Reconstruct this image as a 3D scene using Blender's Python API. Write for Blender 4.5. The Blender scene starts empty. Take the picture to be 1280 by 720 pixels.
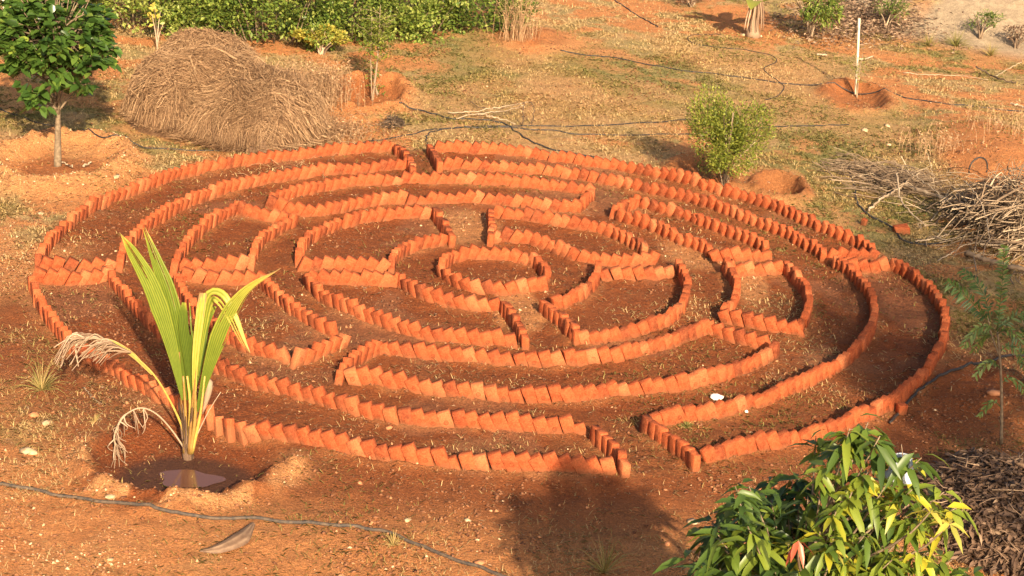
import bpy, math, random
import numpy as np
from mathutils import Vector, Matrix
random.seed(7); RNG = np.random.default_rng(11)
D = bpy.data; C = bpy.context.scene.collection
R_ = math.radians

# ------------------------------------------------------------------ camera
FOC, PITCH, ROLL, CAMH = 2254.5, .348, -.076, 6.5     # focal length in photo pixels, radians, metres
CR_, SR_, CP_, SP_ = math.cos(ROLL), math.sin(ROLL), math.cos(PITCH), math.sin(PITCH)
def ray(px, py):
    u = (px - 640) / FOC; v = (py - 360) / FOC
    u, v = u * CR_ - v * SR_, u * SR_ + v * CR_
    return np.array([u, CP_ - v * SP_, -SP_ - v * CP_])
def G(px, py, z=0.0):
    d = ray(px, py); t = (z - CAMH) / d[2]
    return np.array([d[0] * t, d[1] * t, z])
def atY(px, py, Y):
    d = ray(px, py); t = Y / d[1]
    return np.array([d[0] * t, Y, CAMH + d[2] * t])
def project(p):
    d = np.array(p, float) - np.array([0, 0, CAMH])
    right = np.array([CR_, -SR_ * SP_, -SR_ * CP_]); down = np.array([-SR_, -CR_ * SP_, -CR_ * CP_]); fwd = np.array([0, CP_, -SP_])
    z = d @ fwd
    return 640 + FOC * (d @ right) / z, 360 + FOC * (d @ down) / z, z
cam_d = D.cameras.new('camera'); cam = D.objects.new('camera', cam_d); C.objects.link(cam)
cam_d.sensor_width = 36; cam_d.lens = FOC * 36 / 1280; cam_d.clip_start = .1; cam_d.clip_end = 2000
rt = Vector((CR_, -SR_ * SP_, -SR_ * CP_)); up = -Vector((-SR_, -CR_ * SP_, -CR_ * CP_)); bk = -Vector((0, CP_, -SP_))
M4 = Matrix((rt, up, bk)).transposed().to_4x4(); M4.translation = Vector((0, 0, CAMH))
cam.matrix_world = M4
bpy.context.scene.camera = cam

# ------------------------------------------------------------------ light
SUN_EL, SUN_AZ = 27.0, -15.0          # shadows fall away from the camera, a little to the left
sd = Vector((math.sin(R_(-SUN_AZ)) * math.cos(R_(SUN_EL)), -math.cos(R_(SUN_AZ)) * math.cos(R_(SUN_EL)), math.sin(R_(SUN_EL))))
w = D.worlds.new('World'); bpy.context.scene.world = w; w.use_nodes = True
nt = w.node_tree; bg = nt.nodes['Background']; sk = nt.nodes.new('ShaderNodeTexSky'); sk.sky_type = 'NISHITA'
sk.sun_disc = False; sk.sun_elevation = R_(SUN_EL); sk.sun_rotation = R_(180 + SUN_AZ); sk.dust_density = 6.0
nt.links.new(sk.outputs[0], bg.inputs[0]); bg.inputs[1].default_value = .080
sl = D.lights.new('sun', 'SUN'); sl.energy = 5.0; sl.angle = R_(.9); sl.color = (1, .80, .54)
so = D.objects.new('sun', sl); C.objects.link(so); so.rotation_euler = sd.to_track_quat('Z', 'Y').to_euler(); so.location = (3, -12, 10)
vs = bpy.context.scene.view_settings; vs.view_transform = 'Standard'; vs.look = 'None'; vs.gamma = 1; vs.exposure = 1.03
vs.use_curve_mapping = False

# ------------------------------------------------------------------ noise
def _h(ix, iy, s):
    n = (ix.astype(np.int64) * 374761393 + iy.astype(np.int64) * 668265263 + s * 974634777) & 0xffffffff
    n = ((n ^ (n >> 13)) * 1274126177) & 0xffffffff
    return ((n ^ (n >> 16)) & 0xffff) / 65535.0
def vnoise(x, y, s=0):
    ix = np.floor(x); iy = np.floor(y); fx = x - ix; fy = y - iy
    fx = fx * fx * (3 - 2 * fx); fy = fy * fy * (3 - 2 * fy)
    a = _h(ix, iy, s); b = _h(ix + 1, iy, s); c = _h(ix, iy + 1, s); d = _h(ix + 1, iy + 1, s)
    return a + (b - a) * fx + (c - a) * fy + (a - b - c + d) * fx * fy
def fbm(x, y, sc, oc=4, s=0, g=.5):
    v = 0; a = 1; t = 0
    for i in range(oc):
        v = v + a * vnoise(x / sc * 2 ** i + 17.3 * i, y / sc * 2 ** i - 9.1 * i, s + i); t += a; a *= g
    return v / t
def sm(a, b, x): t = np.clip((x - a) / (b - a), 0, 1); return t * t * (3 - 2 * t)

# ------------------------------------------------------------------ ground height and cover masks
CX, CY, RR = -.221, 18.166, 4.694
def gxy(px, py): return G(px, py)[:2]
PALM = gxy(235, 572); TREE = gxy(72, 207); PIT_BUSH = gxy(962, 232); BUSH = gxy(905, 230)
PIT_POLE = gxy(1072, 124); PIT_SAP = gxy(466, 122); MND = gxy(672, 52)
def ell(x, y, c, rx, ry): return np.hypot((x - c[0]) / rx, (y - c[1]) / ry)
def rim(x, y, c, rx, ry, pit, h, wd=.22):
    wob = 1 + .25 * (fbm(x, y, .35, 3, 5) - .5)
    r = ell(x, y, c, rx * wob, ry * wob)
    return h * (.45 + 1.1 * fbm(x, y, .22, 4, 15, .65)) * np.exp(-((r - 1) / wd) ** 2) - pit * sm(1.05, .6, r) + .05 * (fbm(x, y, .14, 3, 16, .6) - .5) * sm(1.6, 1.0, r)
BANK = None
def bank(x, y):
    if BANK is None: return 0 * x
    u = np.clip((x + 6) / .03, 0, BANK.shape[1] - 2.01); v = np.clip((y - 12.5) / .03, 0, BANK.shape[0] - 2.01)
    i = u.astype(int); j = v.astype(int); a = u - i; c = v - j
    return (BANK[j, i] * (1 - a) + BANK[j, i + 1] * a) * (1 - c) + (BANK[j + 1, i] * (1 - a) + BANK[j + 1, i + 1] * a) * c
def height(x, y):
    x = np.asarray(x, float); y = np.asarray(y, float)
    rc = np.hypot(x - CX, y - CY)
    near = sm(60, 30, y)
    h = .10 * (fbm(x, y, 3.5, 3, 1) - .5) * sm(RR, RR + 1.5, rc) * near
    h = h + .040 * (fbm(x, y, .30, 4, 2, .68) - .5) * near
    tilled = sm(RR + .5, RR, rc)
    clod = np.abs(fbm(x, y, .16, 3, 3, .6) - .5)
    h = h + (.050 * clod) * (.4 + .6 * tilled) * near
    pr = ell(x, y, PALM, .80 * (1 + .3 * (fbm(x, y, .25, 3, 5) - .5)), .84 * (1 + .3 * (fbm(x, y, .25, 3, 5) - .5)))
    h = h * sm(.35, .75, pr) - .10 * sm(1.0, .62, pr) + (.105 * sm(.45, -.2, y - PALM[1]) * (.3 + 1.3 * fbm(x, y, .16, 4, 8, .65))) * np.exp(-((pr - 1.05) / .13) ** 2)
    h = h + rim(x, y, TREE + np.array([.0, .05]), .78, 1.08, .03, .17)
    h = h + rim(x, y, PIT_POLE, .50, .95, .08, .09, .3)
    h = h + rim(x, y, PIT_BUSH + np.array([.12, -.1]), .32, .55, .16, .10, .3)
    h = h + rim(x, y, BUSH + np.array([-.25, .4]), .35, .6, .0, .10, .4)
    h = h + rim(x, y, PIT_SAP + np.array([-.02, .1]), .50, 1.0, .14, .12, .35)
    h = h + .20 * np.exp(-(ell(x, y, MND, .45, .8) ** 2)) * (.7 + .6 * fbm(x, y, .2, 3, 9))
    c = gxy(1262, 215); h = h + .35 * np.exp(-(ell(x, y, c, .9, 2.4) ** 2))
    c = gxy(1250, 490); h = h + .10 * np.exp(-(ell(x, y, c, .7, 1.0) ** 2)) * (fbm(x, y, .3, 3, 12) * 2)
    h = h + .034 * bank(x, y) * (.25 + 1.3 * fbm(x, y, .13, 3, 51, .6)) + .020 * (fbm(x, y, .11, 2, 52) - .5) * tilled
    # bank in the far right corner
    bk_ = sm(0, 3.5, (y - 32.8) + (x - 8) * .55) * sm(5.0, 8.0, x)
    h = h + bk_ * (.9 + .5 * (fbm(x, y, 1.2, 4, 21) - .5))
    h = h + .35 * sm(33, 37, y) * sm(2.0, 4.0, x) * fbm(x, y, 1.0, 4, 31)
    return h
def H1(x, y): return float(height(np.array([x]), np.array([y]))[0])
def on(px, py, dz=0.0):          # where the view ray meets the real terrain
    z = 0.0
    for _ in range(4): p = G(px, py, z); z = .3 * z + .7 * H1(p[0], p[1])
    return np.array([p[0], p[1], H1(p[0], p[1]) + dz])

def masks(x, y):
    rc = np.hypot(x - CX, y - CY)
    n1 = fbm(x, y, 2.2, 5, 41, .6); n2 = fbm(x, y, .5, 4, 42, .6); n3 = fbm(x, y, 5.0, 3, 43)
    inside = sm(RR + .30, RR + .02, rc + .25 * (n2 - .5))
    frontwet = sm(1.8, .6, rc - RR + 1.0 * (n1 - .5)) * sm(19.0, 16.0, y)          # trampled damp soil round the front
    soil = np.maximum(inside, .88 * frontwet)
    soil = np.maximum(soil, sm(1.25, .85, ell(x, y, PALM, .85, 1.0) + .3 * (n2 - .5)))
    # bare orange earth
    bare = (.85 + .0 * x) * sm(.47, .58, n1 * .35 + n2 * .65) * sm(.40, .52, n3 * .5 + n1 * .5 + .02)
    for c, rx, ry in ((TREE + np.array([0, .05]), .98, 1.3), (PIT_POLE, .62, 1.15), (PIT_BUSH + np.array([.1, 0]), .50, .9), (BUSH + np.array([-.3, .4]), .5, .7),
                      (PIT_SAP + np.array([-.1, .1]), .75, 1.35), (MND, .85, 1.0), (gxy(60, 680), 1.1, .8), (gxy(1265, 215), 1.0, 2.2), (gxy(930, 30), .7, 1.6), (gxy(1215, 510), .8, .9)):
        bare = np.maximum(bare, sm(1.15, .8, ell(x, y, c, rx, ry) + .35 * (n2 - .5)))
    bare = np.maximum(bare, .9 * sm(14.0, 12.6, y) * sm(.40, .52, n1))
    bare = np.maximum(bare, .8 * sm(2.4, 1.2, ell(x, y, PALM + np.array([-.2, -.6]), .75, .7) + .6 * (n2 - .5)))
    dry_rim = np.exp(-((ell(x, y, PALM, .80, .84) - 1.09 + .5 * (n2 - .5)) / .13) ** 2) * sm(.40, -.15, y - PALM[1]) * sm(.38, .48, fbm(x, y, .3, 3, 88) + .03)
    pud = sm(1.1, .8, ell(x, y, PALM + np.array([.05, -.25]), .60, .48) + .15 * (n2 - .5))
    pitm = 0 * x
    for c, rx, ry in ((PIT_POLE, .52, .95), (PIT_BUSH + np.array([.12, -.1]), .40, .65), (BUSH + np.array([-.2, .2]), .45, .6), (PIT_SAP + np.array([-.02, .1]), .5, .9), (TREE + np.array([.05, 0]), .45, .5), (MND + np.array([.1, 0]), .45, .6), (gxy(1215, 505), .9, 1.0)):
        pitm = np.maximum(pitm, sm(1.2, .8, ell(x, y, c, rx, ry) + .5 * (n2 - .5)))
    soil = np.maximum(soil, .55 * pitm); soil = np.maximum(soil, .5 * sm(16, 13.5, y) * sm(.48, .60, fbm(x, y, 1.3, 4, 121)))
    grass = np.clip(sm(.30, .55, n3 * .5 + n1 * .5) + .35, 0, 1) * (1 - .9 * soil) * (1 - .9 * bare)
    grass = np.maximum(grass, .22 * inside * sm(.5, .65, n1))
    pale = sm(0, 1.2, (y - 31.9) + (x - 8) * .55) * sm(5.0, 6.4, x) * sm(.32, .45, n1)
    pale = np.maximum(pale, .10 * sm(.57, .64, fbm(x, y, 1.1, 4, 77)) * inside)
    for (a_, b_, rx, ry) in ((580, 285, .42, .75), (652, 392, .30, .60), (870, 318, .45, .55), (930, 350, .3, .8)):
        dry_rim = np.maximum(dry_rim, .62 * sm(1.15, .6, ell(x, y, gxy(a_, b_), rx, ry) + .8 * (n2 - .5)))
    for (a_, b_, rx, ry, s_) in ((20, 320, .9, 1.6, .55), (35, 600, .7, .5, .5), (40, 690, 1.2, .7, .55), (640, 110, .9, 1.0, .35), (760, 60, 1.4, 1.5, .35)):
        dry_rim = np.maximum(dry_rim, s_ * sm(1.15, .5, ell(x, y, gxy(a_, b_), rx, ry) + .9 * (n2 - .5)) * sm(.38, .56, n2))
    green = 0 * x
    for (a_, b_, rx, ry, s_) in ((715, 95, 2.6, 3.0, 1), (60, 150, 3.4, 2.2, 1), (1040, 235, 1.4, 3.0, 1), (980, 130, 2.4, 1.6, .7), (590, 60, 1.2, 1.6, .8), (60, 480, .9, .9, .8), (480, 640, 1.6, .5, .45), (1130, 560, 1.0, .9, .8), (760, 660, 1.4, .7, .5), (240, 175, 1.6, .8, .8), (1150, 60, 2.2, 1.2, .8)):
        green = np.maximum(green, s_ * sm(1.2, .5, ell(x, y, gxy(a_, b_), rx, ry) + 1.1 * (n1 - .5)) * sm(.36, .56, n2 * .5 + n1 * .5 + .04))
    bare = bare * (1 - .8 * green)
    dry_rim = np.maximum(dry_rim, .34 * bank(x, y) * sm(.40, .60, n2))
    dry_rim = np.maximum(dry_rim, .9 * np.exp(-((ell(x, y, TREE + np.array([0, .05]), .78, 1.1) - 1.0 + .5 * (n2 - .5)) / .30) ** 2))
    return soil, bare, grass, pale, pud, dry_rim, green

# ------------------------------------------------------------------ mesh builder
class MB:
    def __init__(s): s.v = []; s.f = []; s.n = 0; s.t = []; s.m = []
    def add(s, v, f, tint=.5, mat=0):
        """v (n,3); f list of (k,size) index arrays"""
        v = np.asarray(v, np.float32).reshape(-1, 3); 
        if not isinstance(f, (list, tuple)): f = [f]
        for a in f:
            a = np.asarray(a, np.int32); s.f.append(a + s.n); s.m.append(np.full(len(a), mat, np.int32))
        s.v.append(v); s.t.append(np.broadcast_to(np.asarray(tint, np.float32), (len(v),)).copy()); s.n += len(v)
    def tube(s, pts, rad, k=5, tint=.5, mat=0, cap=True):
        p = np.asarray(pts, float); n = len(p); rad = np.broadcast_to(np.asarray(rad, float), (n,))
        t = np.gradient(p, axis=0); t /= np.linalg.norm(t, axis=1)[:, None] + 1e-9
        ref = np.array([0, 0, 1.]) if abs(t[:, 2]).mean() < .8 else np.array([1., 0, 0])
        a = np.cross(t, ref); a /= np.linalg.norm(a, axis=1)[:, None] + 1e-9; b = np.cross(t, a)
        th = np.arange(k) * 2 * math.pi / k
        v = p[:, None] + rad[:, None, None] * (np.cos(th)[None, :, None] * a[:, None] + np.sin(th)[None, :, None] * b[:, None])
        i = np.arange(n - 1)[:, None] * k; j = np.arange(k)[None]; j2 = (j + 1) % k
        q = np.stack([i + j, i + j2, i + k + j2, i + k + j], -1).reshape(-1, 4)
        f = [q]
        if cap: f += [np.arange(k)[::-1][None], (np.arange(k) + (n - 1) * k)[None]]
        s.add(v.reshape(-1, 3), f, tint, mat)
    def box(s, c, d, rot=None, tint=.5, mat=0):
        v = np.array([[x, y, z] for x in (-.5, .5) for y in (-.5, .5) for z in (-.5, .5)]) * np.array(d)
        if rot is not None: v = v @ np.array(rot).T
        s.add(v + np.array(c), [np.array([[0, 1, 3, 2], [4, 6, 7, 5], [0, 4, 5, 1], [2, 3, 7, 6], [0, 2, 6, 4], [1, 5, 7, 3]])], tint, mat)
    def blob(s, c, r, seed=0, tint=.5, amp=.35, sub=1, mat=0):
        v, f = ICO[sub]; rs = np.random.default_rng(seed)
        k = 1 + amp * (rs.random(len(v)) - .5)
        s.add(v * k[:, None] * np.array(r) + np.array(c), [f], tint, mat)
    def leaves(s, c, d, L, Wd, droop=.3, fold=.25, tint=.5, up=None, mat=0, big=True):
        """c base (n,3), d unit direction (n,3)"""
        c = np.asarray(c, float); d = np.asarray(d, float); n = len(c)
        d = d / (np.linalg.norm(d, axis=1)[:, None] + 1e-9)
        L = np.broadcast_to(L, (n,))[:, None]; Wd = np.broadcast_to(Wd, (n,))[:, None]
        droop = np.broadcast_to(droop, (n,))[:, None]
        u = RNG.normal(size=(n, 3)) * .45 + np.array([0, 0, 1.]) if up is None else up
        a = np.cross(d, u); a /= np.linalg.norm(a, axis=1)[:, None] + 1e-9
        nn = np.cross(a, d)
        zz = np.array([0, 0, -1.])
        tt = np.broadcast_to(np.asarray(tint, np.float32), (n,))
        if not big:
            mid = c + d * L * .5 + zz * droop * L * .1
            v = np.stack([c, mid + a * Wd * .5 + nn * fold * Wd, c + d * L + zz * droop * L * .5, mid - a * Wd * .5 + nn * fold * Wd], 1)
            i = np.arange(n)[:, None] * 4
            f = np.concatenate([i + np.array([[0, 1, 2]]), i + np.array([[0, 2, 3]])])
            s.add(v.reshape(-1, 3), [f], np.repeat(tt, 4), mat); return
        sp_ = [c + d * L * t + zz * droop * L * t * t for t in (0, .3, .68, 1)]
        l1 = sp_[1] + a * Wd * .5 + nn * fold * Wd; r1 = sp_[1] - a * Wd * .5 + nn * fold * Wd
        l2 = sp_[2] + a * Wd * .42 + nn * fold * Wd * .8; r2 = sp_[2] - a * Wd * .42 + nn * fold * Wd * .8
        v = np.stack(sp_ + [l1, l2, r1, r2], 1); i = np.arange(n)[:, None] * 8
        tri = np.concatenate([i + np.array([[0, 4, 1]]), i + np.array([[2, 5, 3]]), i + np.array([[0, 1, 6]]), i + np.array([[2, 3, 7]])])
        qd = np.concatenate([i + np.array([[1, 4, 5, 2]]), i + np.array([[1, 2, 7, 6]])])
        s.add(v.reshape(-1, 3), [tri, qd], np.repeat(tt, 8), mat)
    def mesh(s, name, mats, smooth=False):
        me = D.meshes.new(name); v = np.concatenate(s.v); me.vertices.add(len(v)); me.vertices.foreach_set('co', v.ravel())
        lt = np.concatenate([np.full(len(a), a.shape[1], np.int32) for a in s.f]); ix = np.concatenate([a.ravel() for a in s.f])
        me.loops.add(len(ix)); me.loops.foreach_set('vertex_index', ix)
        me.polygons.add(len(lt)); me.polygons.foreach_set('loop_start', np.concatenate([[0], np.cumsum(lt)[:-1]]).astype(np.int32))
        me.polygons.foreach_set('material_index', np.concatenate(s.m))
        if smooth: me.polygons.foreach_set('use_smooth', np.ones(len(lt), bool))
        me.update(calc_edges=True)
        at = me.attributes.new('tint', 'FLOAT', 'POINT'); at.data.foreach_set('value', np.concatenate(s.t))
        for m in (mats if isinstance(mats, (list, tuple)) else [mats]): me.materials.append(m)
        return me
    def build(s, name, mats, parent=None, smooth=False, origin=None):
        if origin is not None:
            o3 = np.asarray(origin, np.float32); s.v = [a - o3 for a in s.v]
        o = D.objects.new(name, s.mesh(name, mats, smooth)); C.objects.link(o)
        if origin is not None and parent is None: o.location = tuple(float(q) for q in origin)
        if parent is not None: o.parent = parent
        return o
def _ico():
    import bmesh
    out = {}
    for sub in (1, 2, 3):
        bm = bmesh.new(); bmesh.ops.create_icosphere(bm, subdivisions=sub, radius=1)
        out[sub] = (np.array([v.co[:] for v in bm.verts]), np.array([[v.index for v in f.verts] for f in bm.faces])); bm.free()
    return out
ICO = _ico()
def tag(o, label=None, cat=None, group=None, kind=None):
    if label: o['label'] = label
    if cat: o['category'] = cat
    if group: o['group'] = group
    if kind: o['kind'] = kind
    return o
def thing(name, loc, label, cat, group=None):
    o = D.objects.new(name, None); C.objects.link(o); o.location = tuple(float(q) for q in loc); o.empty_display_size = .1
    return tag(o, label, cat, group)
def spline(pts, n):
    p = np.asarray(pts, float); q = np.vstack([2 * p[0] - p[1], p, 2 * p[-1] - p[-2]]); out = []
    m = len(p) - 1
    for t in np.linspace(0, m, n):
        i = min(int(t), m - 1); f = t - i; a, b, c, d = q[i], q[i + 1], q[i + 2], q[i + 3]
        out.append(.5 * ((2 * b) + (c - a) * f + (2 * a - 5 * b + 4 * c - d) * f * f + (3 * b - a - 3 * c + d) * f ** 3))
    return np.array(out)

# ------------------------------------------------------------------ materials
def newmat(name):
    m = D.materials.new(name); m.use_nodes = True; n = m.node_tree.nodes; return m, n, m.node_tree.links, n['Principled BSDF']
def leafmat(name, stops, rough=.5, trans=.35, noise=0.0, spec=.4):
    m, n, l, b = newmat(name)
    at = n.new('ShaderNodeAttribute'); at.attribute_name = 'tint'
    rp = n.new('ShaderNodeValToRGB'); e = rp.color_ramp.elements
    for i, (p, c) in enumerate(stops):
        q = e[i] if i < 2 else e.new(p)
        q.position = p; q.color = (*c, 1)
    l.new(at.outputs['Fac'], rp.inputs[0]); src = rp.outputs[0]
    if noise:
        nz = n.new('ShaderNodeTexNoise'); nz.inputs['Scale'].default_value = 35; nz.inputs['Detail'].default_value = 3
        tc = n.new('ShaderNodeTexCoord'); l.new(tc.outputs['Object'], nz.inputs['Vector'])
        mx = n.new('ShaderNodeMix'); mx.data_type = 'RGBA'; mx.blend_type = 'MULTIPLY'; mx.inputs[0].default_value = noise
        r2 = n.new('ShaderNodeValToRGB'); r2.color_ramp.elements[0].position = .3; r2.color_ramp.elements[0].color = (.35, .3, .25, 1); r2.color_ramp.elements[1].position = .6
        l.new(nz.outputs[0], r2.inputs[0]); l.new(src, mx.inputs[6]); l.new(r2.outputs[0], mx.inputs[7]); src = mx.outputs[2]
    l.new(src, b.inputs['Base Color']); b.inputs['Roughness'].default_value = rough; b.inputs['Specular IOR Level'].default_value = spec
    if trans:
        tr = n.new('ShaderNodeBsdfTranslucent'); ad = n.new('ShaderNodeMixShader'); ad.inputs[0].default_value = trans
        l.new(src, tr.inputs[0]); l.new(b.outputs[0], ad.inputs[1]); l.new(tr.outputs[0], ad.inputs[2])
        l.new(ad.outputs[0], n['Material Output'].inputs[0])
    return m
def plain(name, c1, c2, scale=8, rough=.8, bump=.0, spec=.3):
    m, n, l, b = newmat(name)
    tc = n.new('ShaderNodeTexCoord'); nz = n.new('ShaderNodeTexNoise'); nz.inputs['Scale'].default_value = scale; nz.inputs['Detail'].default_value = 6
    rp = n.new('ShaderNodeValToRGB'); rp.color_ramp.elements[0].position = .35; rp.color_ramp.elements[1].position = .68
    rp.color_ramp.elements[0].color = (*c1, 1); rp.color_ramp.elements[1].color = (*c2, 1)
    l.new(tc.outputs['Object'], nz.inputs['Vector']); l.new(nz.outputs[0], rp.inputs[0]); l.new(rp.outputs[0], b.inputs['Base Color'])
    b.inputs['Roughness'].default_value = rough; b.inputs['Specular IOR Level'].default_value = spec
    if bump:
        bp = n.new('ShaderNodeBump'); bp.inputs['Strength'].default_value = bump; bp.inputs['Distance'].default_value = .01
        l.new(nz.outputs[0], bp.inputs['Height']); l.new(bp.outputs[0], b.inputs['Normal'])
    return m
def mixc(n, l, fac, a, b_, mode='MIX'):
    mx = n.new('ShaderNodeMix'); mx.data_type = 'RGBA'; mx.blend_type = mode
    for src, i in ((fac, 0), (a, 6), (b_, 7)):
        if isinstance(src, tuple): mx.inputs[i].default_value = (*src, 1)
        elif isinstance(src, (int, float)): mx.inputs[i].default_value = src
        else: l.new(src, mx.inputs[i])
    return mx.outputs[2]
def ground_material():
    m, n, l, b = newmat('earth')
    tc = n.new('ShaderNodeTexCoord')
    def nz(sc, det=6, ro=.6, lo=.35, hi=.65, st=None):
        t = n.new('ShaderNodeTexNoise'); t.inputs['Scale'].default_value = sc; t.inputs['Detail'].default_value = det; t.inputs['Roughness'].default_value = ro
        v = tc.outputs['Object']
        if st:
            mp = n.new('ShaderNodeMapping'); mp.inputs['Scale'].default_value = st; l.new(v, mp.inputs[0]); v = mp.outputs[0]
        l.new(v, t.inputs['Vector'])
        r = n.new('ShaderNodeMapRange'); r.inputs[1].default_value = lo; r.inputs[2].default_value = hi; r.clamp = True
        l.new(t.outputs[0], r.inputs[0]); return r.outputs[0], t.outputs[0]
    def att(nm):
        a = n.new('ShaderNodeAttribute'); a.attribute_name = nm; return a.outputs['Fac']
    soil, bare, grass, pale, pud, rimd, green = [att(k) for k in ('soil', 'bare', 'grass', 'pale', 'pud', 'rimd', 'green')]
    f1, _ = nz(9, 8, .65); f2, _ = nz(38, 6, .7); f3, fine = nz(110, 4, .7, .3, .7); f4, _ = nz(2.2, 5, .6, .4, .6); spk, _ = nz(70, 3, .6, .62, .70)
    straw = mixc(n, l, f1, (.60, .38, .18), (.42, .265, .115))
    straw = mixc(n, l, f2, straw, (.66, .42, .20))
    olive = mixc(n, l, f2, (.17, .175, .045), (.32, .29, .095))
    g = mixc(n, l, f4, straw, mixc(n, l, .45, olive, straw)); g = mixc(n, l, green, g, olive)
    red = mixc(n, l, f1, (.66, .225, .068), (.54, .165, .048)); red = mixc(n, l, f3, red, (.72, .32, .12))
    base = mixc(n, l, grass, mixc(n, l, .45, red, straw), g)
    base = mixc(n, l, bare, base, red)
    dark = mixc(n, l, f1, (.26, .058, .014), (.135, .030, .008)); dark = mixc(n, l, f2, dark, (.36, .098, .026))
    base = mixc(n, l, soil, base, dark)
    lit = mixc(n, l, f3, (.38, .21, .09), (.24, .13, .05))
    mg = n.new('ShaderNodeMath'); mg.operation = 'MULTIPLY'; l.new(grass, mg.inputs[0]); l.new(soil, mg.inputs[1])
    base = mixc(n, l, mg.outputs[0], base, lit)
    ms = n.new('ShaderNodeMath'); ms.operation = 'MULTIPLY'; l.new(spk, ms.inputs[0]); ms.inputs[1].default_value = .5
    base = mixc(n, l, ms.outputs[0], base, (.55, .36, .20))
    pl = mixc(n, l, f1, (.62, .47, .31), (.42, .31, .21))
    base = mixc(n, l, pale, base, pl)
    base = mixc(n, l, rimd, base, mixc(n, l, f2, (.76, .38, .16), (.62, .27, .10)))
    base = mixc(n, l, pud, base, (.11, .042, .022))
    v1, _ = nz(55, 5, .7, .32, .66); v2, _ = nz(5, 6, .65, .3, .7)
    vm = n.new('ShaderNodeMath'); vm.operation = 'MULTIPLY_ADD'; l.new(v1, vm.inputs[0]); vm.inputs[1].default_value = .55; vm.inputs[2].default_value = .55
    vn = n.new('ShaderNodeMath'); vn.operation = 'MULTIPLY_ADD'; l.new(v2, vn.inputs[0]); vn.inputs[1].default_value = .30; l.new(vm.outputs[0], vn.inputs[2])
    base = mixc(n, l, 1.0, base, vn.outputs[0], 'MULTIPLY')
    l.new(base, b.inputs['Base Color'])
    rg = n.new('ShaderNodeMapRange'); rg.inputs[3].default_value = .95; rg.inputs[4].default_value = .5; l.new(pud, rg.inputs[0]); l.new(rg.outputs[0], b.inputs['Roughness'])
    b.inputs['Specular IOR Level'].default_value = .25
    ad = n.new('ShaderNodeMath'); l.new(fine, ad.inputs[0]); l.new(f2, ad.inputs[1])
    bp = n.new('ShaderNodeBump'); bp.inputs['Strength'].default_value = 1.0; bp.inputs['Distance'].default_value = .022
    l.new(ad.outputs[0], bp.inputs['Height']); l.new(bp.outputs[0], b.inputs['Normal'])
    return m
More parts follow.
